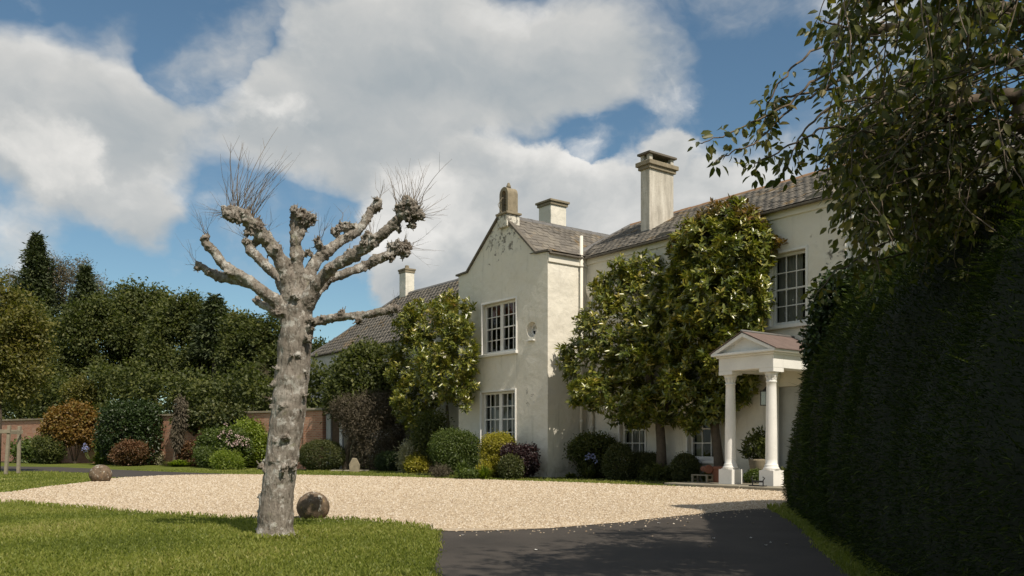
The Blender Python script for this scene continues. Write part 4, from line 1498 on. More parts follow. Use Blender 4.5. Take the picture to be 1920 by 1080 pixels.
# ================================================================== POLLARDED TREE
def pollard():
    D = 9.87
    k = D / F
    base = gnd(517, 1010)
    root = empty('pollard_tree', base, 0, 'leafless pollarded tree with knobbly fists and thin shoots on the lawn', 'tree')
    P = lambda u, v, dy=0.0: Vector(((u - U0) / F * (D + dy), D + dy, EYE + (V0 - v) / F * (D + dy))) - base
    chains = []      # (kind, [(point, radius)])
    trunk = [(514, 1030, 43, 0), (515, 1010, 40, 0), (516, 985, 36, 0), (518, 940, 33, 0), (524, 890, 32, 0), (531, 840, 33, 0), (539, 780, 34, 0), (546, 720, 34, 0),
             (552, 660, 33, 0), (556, 610, 33, 0), (557, 578, 31, 0), (559, 555, 24, 0), (560, 538, 15, 0)]
    boughs = [
        [(550, 582, 20, -.02), (539, 520, 14, -.10), (519, 476, 12.5, -.16), (496, 447, 13, -.22), (470, 416, 11, -.28), (448, 399, 10, -.30), (432, 396, 8, -.30)],
        [(545, 565, 15, .06), (523, 519, 10.5, .18), (488, 488, 9.5, .28), (468, 469, 9, .34), (460, 449, 6, .36)],
        [(545, 592, 17, -.05), (520, 568, 13, -.12), (488, 543, 11, -.2), (450, 516, 9.5, -.26), (420, 498, 9, -.3), (400, 471, 8.5, -.32), (386, 454, 7, -.32), (390, 437, 5, -.32)],
        [(470, 533, 8, -.22), (440, 526, 8.5, -.18), (410, 519, 8, -.16), (390, 508, 7, -.16), (368, 499, 5.5, -.16)],
        [(545, 597, 12, .08), (515, 582, 9, .24), (480, 564, 6.5, .36)],
        [(560, 550, 18, 0), (557, 492, 12, -.04), (555, 455, 11, -.05), (558, 430, 12, -.05), (562, 410, 11, -.05)],
        [(565, 555, 18, .02), (585, 503, 12, .08), (610, 473, 11, .14), (643, 449, 9.5, .20), (672, 434, 8.5, .24), (688, 410, 8, .26), (700, 388, 7.5, .28), (711, 377, 7, .28)],
        [(568, 580, 17, -.04), (594, 530, 11.5, -.10), (624, 502, 11, -.18), (660, 481, 11, -.26), (698, 456, 10, -.34), (729, 427, 9.5, -.4), (755, 402, 9, -.43), (766, 390, 8, -.44)],
        [(574, 573, 16, .05), (598, 541, 10, .14), (628, 519, 9, .2), (672, 504, 9, .26), (713, 484, 9, .3), (752, 467, 7, .32)],
        [(565, 608, 13, 0), (598, 602, 8.5, -.04), (635, 594, 7.5, -.1), (672, 592, 7, -.14), (708, 586, 7, -.18), (741, 580, 5.5, -.2)],
    ]
    def sub(ch, n=10):
        out_ = []
        for i in range(len(ch) - 1):
            a0, a1 = ch[i], ch[i + 1]
            for j in range(n):
                q = j / n
                out_.append(tuple(a0[m] + (a1[m] - a0[m]) * q for m in range(4)))
        out_.append(ch[-1])
        return out_
    bm = bmesh.new()
    skel = []        # (point, radius, index)
    ico = bmesh.new()
    bmesh.ops.create_icosphere(ico, subdivisions=2, radius=1)
    iv = [v.co.copy() for v in ico.verts]
    ifc = [[v.index for v in f.verts] for f in ico.faces]
    ico.free()
    def ball(c, r, sx=1, sy=1, sz=1):
        vs_ = [bm.verts.new(c + Vector((q.x * r * sx, q.y * r * sy, q.z * r * sz))) for q in iv]
        for f in ifc:
            bm.faces.new([vs_[i] for i in f])
    def tube(ch):
        mbt = MB()
        pts = [P(c[0], c[1], c[3]) for c in ch]
        mbt.tube(pts, [c[2] * k for c in ch], 14)
        vs_ = [bm.verts.new(v) for v in mbt.v]
        for f in mbt.f:
            bm.faces.new([vs_[i] for i in f])
    for ci, ch in enumerate([trunk] + boughs):
        ss = sub(ch)
        if ci:
            # wobble the bough centre lines
            w = []
            for i, c in enumerate(ss):
                a_ = min(1, i / 12)
                w.append((c[0] + a_ * 3.0 * noise.noise(Vector((i * .16, ci * 7.1, 0))), c[1] + a_ * 3.5 * noise.noise(Vector((i * .16, ci * 7.1, 5))), c[2] * (1 + .16 * noise.noise(Vector((i * .35, ci, 9)))), c[3] + a_ * .03 * noise.noise(Vector((i * .2, ci * 3.3, 2)))))
            ss = w
        if not ci:
            ss = [(c[0] + 2.0 * noise.noise(Vector((c[1] * .03, 1, 0))), c[1], c[2] * .93 * (1 + .05 * noise.noise(Vector((c[1] * .05, 4, 0)))), c[3]) for c in ss]
        tube(ss)
        for c in ss:
            skel.append((P(c[0], c[1], c[3]), c[2] * k, ci))
    def knob(u, v, r, dy, n=8, spread=.7):
        c0 = P(u, v, dy)
        for _ in range(n):
            o_ = Vector(sphere_dirs(1)[0]) * r * k * spread * random.uniform(.5, 1.15)
            ball(c0 + o_, r * k * random.uniform(.22, .50), random.uniform(.8, 1.2), random.uniform(.8, 1.2), random.uniform(.8, 1.3))
    # fists at the ends
    for (u, v, r, dy, n) in [(436, 400, 22, -.3, 22), (455, 405, 20, -.29, 18), (475, 425, 20, -.27, 14), (490, 445, 19, -.23, 10), (462, 455, 13, .36, 12), (388, 446, 11, -.32, 14), (392, 462, 12, -.32, 8),
                             (370, 500, 10, -.16, 14), (392, 510, 12, -.16, 8), (412, 520, 13, -.16, 9), (430, 505, 13, -.28, 9), (482, 566, 11, .36, 9), (556, 405, 19, -.05, 20), (572, 412, 19, -.05, 20), (558, 437, 13, -.05, 8), (554, 464, 13, -.05, 6),
                             (592, 454, 13, .04, 12), (600, 470, 12, .08, 8), (577, 476, 12, 0, 6), (708, 378, 12, .28, 18), (712, 388, 10, .28, 8), (683, 412, 11, .27, 6), (646, 425, 13, .2, 20), (632, 434, 12, .18, 12), (662, 422, 9, .2, 8),
                             (765, 388, 21, -.44, 26), (777, 400, 17, -.44, 18), (752, 392, 16, -.43, 16), (770, 412, 15, -.42, 12), (745, 420, 13, -.41, 9), (700, 455, 14, -.34, 14), (683, 462, 13, -.33, 14), (690, 447, 12, -.33, 10),
                             (655, 478, 13, -.25, 8), (755, 470, 16, .32, 20), (742, 460, 15, .31, 16), (730, 478, 15, .3, 14), (762, 462, 12, .32, 12), (705, 492, 15, .29, 12), (680, 500, 13, .27, 8),
                             (740, 579, 11, -.2, 16), (728, 583, 11, -.19, 10), (700, 588, 12, -.17, 8), (675, 596, 11, -.14, 8), (640, 588, 11, -.1, 6), (608, 600, 12, -.05, 5)]:
        knob(u, v, r, dy, n)
    # burrs all along the boughs
    for ci in range(1, len(boughs) + 1):
        own_s = [q for q in skel if q[2] == ci]
        m_ = len(own_s)
        for _ in range(int(m_ * .70)):
            q = own_s[int(m_ * (1 - .78 * random.random() ** .8)) - 1]
            dr_ = Vector(sphere_dirs(1)[0])
            r_ = q[1] * random.uniform(.22, .55)
            ball(q[0] + dr_ * q[1] * random.uniform(.7, 1.1), r_, random.uniform(.7, 1.3), random.uniform(.7, 1.3), random.uniform(.7, 1.3))
            if random.random() < .5:
                ball(q[0] + dr_ * q[1] * 1.1 + Vector(sphere_dirs(1)[0]) * r_ * .7, r_ * .55)
    # burrs on the trunk
    for (u, v, r, dy, n) in [(525, 585, 20, -.16, 6), (585, 605, 17, -.14, 10), (578, 635, 13, -.16, 8), (550, 560, 12, -.2, 5), (522, 690, 12, -.13, 9), (516, 720, 14, -.10, 10), (512, 755, 13, -.12, 8), (552, 668, 13, -.2, 5), (535, 765, 14, -.19, 7),
                             (505, 800, 12, -.10, 6), (535, 815, 17, -.19, 9), (515, 828, 13, -.15, 6), (497, 868, 18, -.08, 14), (515, 862, 17, -.17, 10), (530, 878, 17, -.19, 10), (550, 876, 14, -.15, 7), (500, 885, 12, -.10, 8), (568, 740, 9, -.1, 4),
                             (488, 930, 9, -.05, 8), (487, 960, 8, -.04, 7), (484, 990, 9, -.03, 6), (549, 1000, 13, -.05, 4), (495, 1005, 16, -.1, 5), (520, 1018, 18, -.14, 4), (524, 640, 9, -.1, 4), (575, 700, 8, -.12, 4), (565, 770, 8, -.12, 3)]:
        knob(u, v, r * .95, dy + .015, max(3, int(n * .6)), .55)
    for (u, v, r, dy) in [(490, 1018, 24, -.05), (545, 1020, 22, -.03), (518, 1022, 26, -.15), (520, 1018, 24, .15)]:
        ball(P(u, v, dy), r * k, 1, 1, .9)
    me = bpy.data.meshes.new('pollard_src')
    bm.to_mesh(me)
    bm.free()
    tmp = bpy.data.objects.new('pollard_src', me)
    col.objects.link(tmp)
    md = tmp.modifiers.new('r', 'REMESH')
    md.mode = 'VOXEL'
    md.voxel_size = 0.0095
    sm_ = tmp.modifiers.new('s', 'SMOOTH')
    sm_.factor = .5
    sm_.iterations = 2
    dg = bpy.context.evaluated_depsgraph_get()
    full = bpy.data.meshes.new_from_object(tmp.evaluated_get(dg))
    bpy.data.objects.remove(tmp)
    n = len(full.vertices)
    V = np.empty(n * 3, np.float32)
    full.vertices.foreach_get('co', V)
    V = V.reshape(-1, 3)
    N = np.empty(n * 3, np.float32)
    full.vertices.foreach_get('normal', N)
    N = N.reshape(-1, 3)
    sp = np.array([s[0][:] for s in skel])
    sr = np.array([s[1] for s in skel])
    si = np.array([s[2] for s in skel])
    own = np.empty(n, int)
    dist = np.empty(n)
    for i0 in range(0, n, 4000):
        dd = np.linalg.norm(V[i0:i0 + 4000, None] - sp[None], axis=2) - sr[None]
        j = dd.argmin(1)
        own[i0:i0 + 4000] = si[j]
        dist[i0:i0 + 4000] = dd[np.arange(len(j)), j]
    disp = np.empty(n)
    cav = np.empty(n)
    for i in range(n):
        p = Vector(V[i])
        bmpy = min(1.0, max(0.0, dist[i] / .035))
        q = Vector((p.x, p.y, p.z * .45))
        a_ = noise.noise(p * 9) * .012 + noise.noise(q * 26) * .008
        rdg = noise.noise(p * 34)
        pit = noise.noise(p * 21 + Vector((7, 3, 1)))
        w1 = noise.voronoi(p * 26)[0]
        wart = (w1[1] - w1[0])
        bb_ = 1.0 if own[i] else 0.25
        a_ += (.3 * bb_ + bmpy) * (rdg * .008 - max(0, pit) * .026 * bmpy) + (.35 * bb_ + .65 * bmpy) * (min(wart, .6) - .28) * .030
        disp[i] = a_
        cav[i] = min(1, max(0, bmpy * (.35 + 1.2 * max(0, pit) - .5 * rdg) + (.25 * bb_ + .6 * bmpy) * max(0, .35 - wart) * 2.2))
    V = V + N * disp[:, None]
    polys = np.array([p.vertices[:] if len(p.vertices) == 4 else (*p.vertices[:], p.vertices[0]) for p in full.polygons])
    po = np.array([np.bincount(own[f]).argmax() for f in polys])
    lab = {0: None}
    for ci in range(len(boughs) + 1):
        f = polys[po == ci]
        if not len(f):
            continue
        used, inv = np.unique(f, return_inverse=True)
        m_ = np_mesh('trunk' if ci == 0 else 'bough', V[used], inv.reshape(f.shape), None)
        at_ = m_.attributes.new('cav', 'FLOAT', 'POINT')
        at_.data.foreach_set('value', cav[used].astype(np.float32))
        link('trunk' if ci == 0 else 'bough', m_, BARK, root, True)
    # stubs left by past pruning
    stb = MB()
    cand = np.where(dist > .018)[0]
    for i in rng.choice(cand, 520):
        p, d_ = Vector(V[i]), (Vector(N[i]) + Vector(sphere_dirs(1)[0]) * .5 + Vector((0, 0, .35))).normalized()
        ln = random.uniform(.012, .05)
        r_ = random.uniform(.0035, .008)
        stb.tube([p - d_ * .006, p + d_ * ln * .6, p + d_ * ln + Vector((0, 0, ln * .3))], [r_, r_ * .8, r_ * .45], 5)
    tag(stb.build('cut_stubs', BARK, root, fix=False), kind='stuff')
    # thin shoots from the fists
    def shoot_bundle(items):
        mbt = MB()
        for (u, v, dy, u1, v1, bend, r0) in items:
            a_, e_ = P(u, v, dy), P(u1, v1, dy + random.uniform(-.25, .25))
            c_ = a_.lerp(e_, .5) + Vector((-bend, 0, abs(bend) * .5))
            pts = []
            m_ = 7
            ph = random.random() * 9
            for i in range(m_ + 1):
                q = i / m_
                p = a_ * (1 - q) ** 2 + c_ * 2 * q * (1 - q) + e_ * q * q
                p = p + Vector((noise.noise(Vector((q * 4, ph, 0))), noise.noise(Vector((q * 4, ph, 4))), 0)) * .02
                pts.append(p)
            mbt.tube(pts, [r0 * (1 - .75 * i / m_) for i in range(m_ + 1)], 4, False)
            for _ in range(random.randint(0, 3)):
                i = random.randint(2, m_ - 1)
                dd = (pts[i] - pts[i - 1]).normalized()
                side = Vector((random.uniform(-1, 1), random.uniform(-1, 1), .4)).normalized()
                mbt.tube([pts[i], pts[i] + (dd + side * .8) * random.uniform(.05, .16)], [r0 * .5, r0 * .2], 3, False)
        return tag(mbt.build('shoots', TWIG, root, fix=False), kind='stuff')
    it = [(436, 395, -.3, 413, 288, .05, .004), (440, 392, -.3, 433, 270, .05, .0045), (445, 392, -.3, 455, 267, .05, .0045), (452, 394, -.3, 522, 238, .10, .005), (458, 396, -.29, 470, 296, .03, .005), (462, 398, -.29, 550, 300, .05, .004)]
    for _ in range(46):
        u = random.uniform(426, 482)
        ang = random.gauss(.18 + (u - 450) * .010, .33)
        ln = random.uniform(35, 135)
        it.append((u, 396 + max(0, (u - 455) * .6), -.3, u + math.sin(ang) * ln + ln * .12, 396 - math.cos(ang) * ln, random.uniform(.0, .07), random.uniform(.0025, .0042)))
    shoot_bundle(it)
    it = [(745, 395, -.43, 725, 315, -.03, .004), (760, 378, -.44, 741, 312, -.02, .004), (775, 380, -.44, 800, 310, .0, .0035), (785, 390, -.44, 848, 298, .10, .004), (778, 378, -.44, 768, 324, 0, .004)]
    for _ in range(22):
        u = random.uniform(742, 788)
        ang = random.gauss((u - 765) * .018, .30)
        ln = random.uniform(20, 75)
        it.append((u, 385, -.44, u + math.sin(ang) * ln, 385 - math.cos(ang) * ln, random.uniform(-.03, .03), random.uniform(.002, .0038)))
    shoot_bundle(it)
    it = []
    for (u, v, dy, n_, ln0, mean) in [(388, 440, -.32, 7, 45, -.3), (370, 500, -.16, 6, 40, -1.0), (425, 400, -.3, 10, 45, -1.1), (711, 372, .28, 4, 40, .1), (700, 450, -.34, 9, 50, -.1), (645, 415, .2, 3, 22, 0), (600, 450, .02, 5, 40, .3),
                                      (760, 465, .32, 9, 60, 1.2), (775, 405, -.44, 8, 60, 1.5), (462, 450, .36, 6, 40, -.6), (500, 440, -.2, 5, 35, .4), (740, 580, -.2, 5, 22, .5), (505, 700, -.1, 8, 14, -1.2), (508, 750, -.1, 8, 14, -1.3)]:
        for _ in range(n_):
            ang = random.gauss(mean, .45)
            ln = ln0 * random.uniform(.5, 1.4)
            it.append((u + random.uniform(-5, 5), v + random.uniform(-5, 5), dy, u + math.sin(ang) * ln, v - math.cos(ang) * ln, random.uniform(-.03, .03), random.uniform(.0018, .0032)))
    shoot_bundle(it)
pollard()

# ================================================================== STONE BALLS
def stone_ball(u, v, r, label, seed):
    p = gnd(u, v)
    bm = bmesh.new()
    bmesh.ops.create_icosphere(bm, subdivisions=5, radius=1)
    for vv in bm.verts:
        q = vv.co.copy()
        s = 1 + .035 * noise.noise(q * 2.2 + Vector((seed, 0, 0))) + .012 * noise.noise(q * 9 + Vector((seed, 0, 0)))
        vv.co = Vector((q.x * r * s * 1.04, q.y * r * s, max(-.74 * r, q.z * r * s * .95)))
    me = bpy.data.meshes.new('stone_ball')
    bm.to_mesh(me)
    bm.free()
    o = link('stone_ball', me, LICHEN, None, True)
    o.location = (p.x, p.y + r * .6, .72 * r)
    o.rotation_euler = (0, 0, seed)
    tag(o, label, 'stone ball', 'stone balls marking the gravel edge')
stone_ball(583, 974, .232, 'large brown stone ball close behind the pollard trunk', 1.7)
stone_ball(183, 904, .292, 'lichen-spotted stone ball on the gravel edge near the far path', 4.2)


# ================================================================== SHRUBS AND PLANTS
def wall_D(u):
    """metres from the camera to the house wall (or garden wall) seen at photo column u"""
    r = Vector(((u - U0) / F, 1.0))
    if u < 590:
        tt = (-7.95 - r.x * 37.0) / (26.05 + r.x * 18.5)
        return 37.0 + 18.5 * tt
    y_ = 0.0 if 860 < u < 1027 else YM
    Dd = (y_ + HC.xy.dot(B2)) / r.dot(B2)
    if 1027 <= u < 1100:
        Dd = min(Dd, HC.xy.dot(A2) / r.dot(A2))
    return Dd



def shrub(name, u, vb, wpx, hpx, m_, label, cat='shrub', group=None, n=1500, per=7, L=.07, W=.035, cs=None, lob=None, shell=.7, gap=0.0,
          six=False, stem=True, D=None, rd=None, rosette=False, tintbias=0.0, tight=False):
    """rounded bush standing at ground pixel (u, vb), wpx wide and hpx tall in the photo"""
    D = D or F * EYE / (vb - V0)
    if u < 560 or 780 < u < 1400:
        D = min(D, wall_D(u) - (rd or wpx * D / F * .5 * .8) - .15)
    k = D / F
    base = Vector(((u - U0) / F * D, D, 0))
    w_, h_ = wpx * k / 2, hpx * k
    rd = rd or w_ * .85
    root = empty(name, base, 0, label, cat, group)
    if lob is None:
        if tight:
            lob = [(0, 0, h_ * .48, w_, rd, h_ * .52)]
        else:
            lob = [(0, 0, h_ * .5, w_ * .82, rd * .8, h_ * .46)]
            for i in range(6):
                a_ = i * 1.05 + random.random()
                lob.append((math.cos(a_) * w_ * .5, math.sin(a_) * rd * .5, h_ * random.uniform(.3, .72), w_ * random.uniform(.38, .52), rd * .5, h_ * random.uniform(.22, .32)))
    else:
        lob = [(a * w_, b * rd, c * h_, d_ * w_, e_ * rd, f_ * h_) for a, b, c, d_, e_, f_ in lob]
    if cs is None:
        cs = L * 1.5
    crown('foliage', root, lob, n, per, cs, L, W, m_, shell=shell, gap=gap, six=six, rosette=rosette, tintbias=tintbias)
    if stem:
        s = MB()
        for i in range(5):
            a_ = i * 1.3
            top = Vector((math.cos(a_) * w_ * .45, math.sin(a_) * rd * .4, h_ * .6))
            s.tube([(math.cos(a_) * .05, math.sin(a_) * .05, 0), top * .5 + Vector((0, 0, h_ * .05)), top], [.025, .016, .008], 5, False)
        s.build('stems', TRUNK, root, fix=False)
    return root


def strap_plant(name, u, vb, wpx, hpx, m_, label, n=120, cat='plant', D=None, width=.018, group=None):
    D = D or F * EYE / (vb - V0)
    if u < 560:
        D = min(D, wall_D(u) - 2.2)
    k = D / F
    base = Vector(((u - U0) / F * D, D, 0))
    root = empty(name, base, 0, label, cat, group)
    V, T = [], []
    tint = []
    for i in range(n):
        a_ = random.random() * 6.28
        r_ = random.uniform(.15, 1) * wpx * k / 2
        h_ = hpx * k * random.uniform(.55, 1.1) * (1.1 - .5 * r_ / (wpx * k / 2))
        o_ = Vector((math.cos(a_), math.sin(a_), 0)) * random.uniform(0, .25) * wpx * k / 2
        e_ = Vector((math.cos(a_) * r_, math.sin(a_) * r_, h_ * random.uniform(.55, 1)))
        m0 = o_.lerp(e_, .5) + Vector((0, 0, h_ * .35))
        s_ = Vector((-math.sin(a_), math.cos(a_), 0)) * width
        b_ = len(V)
        V += [o_ - s_, o_ + s_, m0 - s_, m0 + s_, e_]
        T += [(b_, b_ + 1, b_ + 3), (b_, b_ + 3, b_ + 2), (b_ + 2, b_ + 3, b_ + 4)]
        tint += [random.random()] * 5
    me = np_mesh('leaves', np.array([v[:] for v in V]), np.array(T), np.array(tint))
    link('leaves', me, m_, root)
    return root


def flowers(root, pts, m_, r=.05, n=18, name='flower_head', L=None):
    for p in pts:
        dd = sphere_dirs(n)
        P_ = np.array(p) + dd * r * .55
        L_ = L or r * .9
        me = leaf_mesh(name, P_, dd + rng.normal(size=dd.shape) * .3, sphere_dirs(n), L_, L_ * .7, rng.random(n), .2)
        link(name, me, m_, root)


def loc(root, u, v, D):
    return at(u, v, D) - root.location


# --- left border, in front of the brick wall (left to right)
shrub('leafy_plant', 62, 868, 84, 34, LF_GREEN, 'low grey-green leafy clump at the far left border', 'plant', n=420, per=6, L=.22, W=.10)
am = shrub('amber_shrub', 140, 868, 122, 112, LF_ORANGE, 'amber and orange leaved shrub against the brick wall', n=2300, per=8, L=.13, W=.09, gap=.15,
           lob=[(0, 0, .64, .75, .7, .28), (-.5, 0, .55, .45, .6, .22), (.5, .1, .6, .5, .6, .25), (.1, -.1, .85, .42, .5, .14), (-.25, -.3, .75, .4, .4, .18), (.62, 0, .45, .36, .4, .15), (-.05, -.4, .55, .5, .35, .2)])
hedge_b = shrub('laurel_block', 249, 872, 132, 118, LF_LAUREL, 'dark glossy clipped laurel block beside the amber shrub', n=2900, per=7, L=.13, W=.075, tight=False,
                lob=[(-.42, 0, .5, .52, .8, .48), (.42, 0, .5, .54, .8, .48), (0, 0, .55, .6, .8, .45), (-.2, -.2, .7, .5, .6, .29), (.35, -.2, .68, .5, .6, .3)])
ag = strap_plant('agapanthus', 186, 868, 56, 30, LF_LIME, 'bright green agapanthus with pale blue heads by the laurel', 150, width=.03)
flowers(ag, [*[loc(ag, u_, v_, ag.location.y) for u_, v_ in ((159, 835), (163, 842), (200, 846), (158, 843))]], PETAL_B, .11, 22)
s_ = MB()
for (u, v) in ((159, 836), (163, 843), (200, 847), (158, 844)):
    q = loc(ag, u, v, ag.location.y)
    s_.tube([(q.x * .6, 0, .1), (q.x * .9, q.y, q.z * .6), q], .015, 4, False)
tag(s_.build('flower_stems', GRASS, ag, fix=False), kind='stuff')
shrub('reddish_shrub', 241, 874, 68, 46, LF_RED, 'low reddish-green rounded shrub in front of the laurel block', n=1500, per=7, L=.09, W=.05)
shrub('silver_plant', 303, 872, 16, 24, LF_CREAM, 'small silvery plant at the right foot of the laurel block', 'plant', n=120, per=6, L=.10, W=.05, stem=False)
strap_plant('pale_ground_plant', 335, 875, 84, 15, LF_LIME, 'low fresh green ground plants under the leaning dark sapling', 300, width=.035)
# leaning dark sapling
p0 = gnd(325, 874.5)
sap = empty('leaning_sapling', p0, 0, 'thin dark leaning sapling with drooping dead foliage before the wall', 'tree')
q1, q2 = at(331, 815, p0.y) - p0, at(347, 742, p0.y) - p0
MB().tube([(0, 0, 0), q1, q2], [.06, .045, .02], 6).build('trunk', TRUNK, sap)
crown('crown', sap, [(*(at(339, 775, p0.y) - p0), .22, .25, .9), (*(at(333, 815, p0.y) - p0), .20, .22, .75)], 420, 8, .1, .22, .05, LF_GREY, shell=.1, droop=1.6)
shrub('climbing_roses', 408, 868, 78, 75, LF_GREEN, 'mid-green shrub partly covering the brick wall', n=1500, per=7, L=.12, W=.07, gap=.12)
hy = shrub('pink_flower_shrub', 437, 879, 66, 76, LF_GREEN, 'shrub topped with pale pink flower heads by the lime bush', n=1300, per=7, L=.12, W=.07)
pk = []
for _ in range(22):
    pk.append(loc(hy, random.gauss(438, 16), random.gauss(824, 10), hy.location.y - random.uniform(.6, 1.1)))
flowers(hy, pk, PETAL_P, .075, 12)
shrub('lime_shrub', 467, 866, 78, 92, LF_LIME, 'bright lime green rounded shrub left of the pollard trunk', n=2200, per=8, L=.11, W=.07)
shrub('green_mound', 458, 877, 84, 48, LF_GREEN, 'low dark green mound shrub below the lime bush', n=1500, per=7, L=.09, W=.05)
shrub('green_mound', 395, 877, 62, 36, LF_GREEN, 'low feathery green mound below the pink flowers, farther left', n=1000, per=7, L=.10, W=.03)
shrub('border_filler', 92, 870, 56, 50, LF_DARK, 'dark green bush left of the amber shrub', n=900, per=7, L=.12, W=.06)
shrub('border_filler', 205, 870, 44, 62, LF_GREEN, 'mid-green bush between the amber shrub and the laurel block', n=800, per=7, L=.12, W=.06)
shrub('border_filler', 362, 874, 56, 46, LF_RED, 'low rusty-green bush right of the leaning sapling', n=800, per=7, L=.10, W=.05, gap=.15)
shrub('border_filler', 425, 881, 60, 30, LF_LIME, 'low fresh green perennials under the pink flower heads', n=600, per=7, L=.12, W=.03, gap=.1)
shrub('border_filler', 585, 872, 40, 90, LF_OLIVE, 'upright yellow-green bush against the brick pier', n=600, per=7, L=.12, W=.05, gap=.2)
# ivy on top of the wall
iv = empty('wall_ivy', gnd(395, 874), 0, 'ivy spilling over the top of the brick wall behind the pink flowers', 'ivy')
b0 = iv.location
crown('foliage', iv, [(*(at(u, v, D_) - b0), ru * D_ / F, .45, rv * D_ / F) for u, v, ru, rv, D_ in [(u_, v_, a_, b_, wall_D(u_) - .25) for u_, v_, a_, b_ in ((345, 785, 16, 12), (375, 783, 24, 15), (405, 778, 24, 16), (430, 786, 22, 14), (450, 782, 18, 18), (400, 795, 16, 13), (365, 798, 7, 12))]], 1500, 8, .2, .14, .11, LF_BOX, shell=.4)

# --- between the wall and the gabled wing
shrub('box_ball', 604, 882, 84, 56, LF_BOX, 'large clipped olive-green box dome right of the pollard trunk', n=2600, per=9, L=.045, W=.03, tight=True, shell=.9, group='clipped box domes')
gs = shrub('grey_brown_shrub', 692, 879, 150, 144, LF_GREY, 'large feathery grey-brown shrub before the low wing', n=3800, per=9, L=.13, W=.022, gap=.10, D=35.2, rd=1.2,
      lob=[(0, 0, .72, .7, .8, .25), (-.45, 0, .80, .48, .7, .17), (.4, 0, .78, .55, .7, .2), (.1, -.2, .9, .4, .5, .1), (.3, 0, .45, .6, .7, .26), (.55, 0, .6, .4, .6, .25), (-.15, -.3, .6, .5, .5, .2), (.1, 0, .25, .5, .6, .22), (.5, 0, .2, .36, .6, .18)])
sb = MB()
sb.tube([(-1.0, .15, 0), (-.9, .1, .9), (-.5, 0, 2.0)], [.16, .12, .06], 8)
sb.tube([(-.75, .1, 0), (-.6, .1, 1.0), (-.1, 0, 2.1)], [.12, .09, .05], 8)
sb.build('trunk', TRUNK, gs)
# tall standing slab
st = gnd(665, 885.5)
o = MB()
o.add([(-.30, -.06, 0), (.28, -.06, 0), (.33, -.05, .35), (.12, -.03, .68), (-.14, -.03, .70), (-.34, -.05, .38)] + [(-.30, .06, 0), (.28, .06, 0), (.33, .05, .35), (.12, .07, .68), (-.14, .07, .70), (-.34, .05, .38)],
      [(0, 1, 2, 3, 4, 5), (11, 10, 9, 8, 7, 6)] + [(i, 6 + i, 6 + (i + 1) % 6, (i + 1) % 6) for i in range(6)])
stn = o.build('leaning_stone', STONE, None, bevel=.03)
stn.location = st
stn.scale = (.62, 1, .78)
tag(stn, 'rounded upright stone at the foot of the grey-brown shrub', 'stone')
kb = MB()
o = empty('edging_stones', gnd(655, 884), 0, 'short flat edging stones at the lawn edge by the grey-brown shrub', 'stones')
for (u, wd) in ((634, .55), (656, .6), (682, .4)):
    x = (gnd(u, 884) - o.location).x
    MB().box(x - wd / 2, x + wd / 2, -.12, .12, 0, .06).build('edging_stone', FLAG, o, bevel=.02)
shrub('box_ball', 731, 884, 52, 36, LF_LAUREL, 'small dark clipped box dome right of the upright stone', n=1300, per=8, L=.045, W=.03, tight=True, shell=.9, group='clipped box domes')
cr = shrub('cream_plume_plant', 772, 881, 44, 62, LF_CREAM, 'pale cream plumed plant between two domes', 'plant', n=420, per=8, L=.13, W=.03, stem=True, D=31.8)
shrub('golden_shrub', 781, 888, 44, 36, LF_YELLOW, 'low yellow-green shrub right of the small dark dome', n=900, per=8, L=.06, W=.04, rd=.4)
shrub('rounded_shrub', 851, 885, 98, 92, LF_GREEN, 'large rounded mid-green shrub left of the wing window', n=3000, per=8, L=.06, W=.035, D=29.4, rd=.7)
shrub('golden_dome', 934, 885, 66, 84, LF_YELLOW, 'golden yellow domed shrub under the lower wing window', n=2000, per=9, L=.05, W=.035, D=27.8,
      lob=[(0, 0, .72, .95, .95, .27), (-.3, 0, .45, .7, .8, .3), (.2, 0, .3, .8, .8, .3)])
shrub('purple_shrub', 972, 889, 76, 64, LF_PURPLE, 'dark purple leaved shrub at the corner of the wing', n=1500, per=8, L=.06, W=.045, D=26.9, gap=.1,
      lob=[(-.3, 0, .7, .5, .7, .28), (.3, .1, .68, .5, .6, .26), (0, 0, .4, .75, .8, .35), (.72, .1, .82, .2, .2, .14), (.55, 0, .45, .4, .6, .3)])
shrub('dark_dome', 958, 899, 42, 44, LF_BOX, 'small dark green dome in front of the purple shrub', n=900, per=8, L=.045, W=.03, tight=True, shell=.9)
strap_plant('grassy_plant', 868, 897, 58, 42, LF_GREEN, 'tuft of upright grassy leaves before the rounded shrub', 240, width=.016)
strap_plant('iris_clump', 908, 899, 54, 30, LF_LIME, 'bright green strappy clump below the golden dome', 220, width=.018)
shrub('yellow_tuft', 912, 896, 34, 30, LF_YELLOW, 'small yellow tuft behind the strappy clump', 'plant', n=300, per=7, L=.06, W=.04, stem=False)
shrub('brown_tuft', 826, 895, 34, 18, LF_GREY, 'low brownish tuft at the lawn edge left of the grassy leaves', 'plant', n=260, per=7, L=.09, W=.012, stem=False)
shrub('low_ground_plant', 878, 899, 44, 16, LF_GREEN, 'low blue-green plants at the lawn edge below the grassy tuft', 'plant', n=260, per=7, L=.07, W=.04, stem=False)
shrub('dark_filler_shrub', 805, 882, 84, 118, LF_DARK, 'dark shrub in shade below the left magnolia', n=1200, per=7, L=.10, W=.05, D=32)

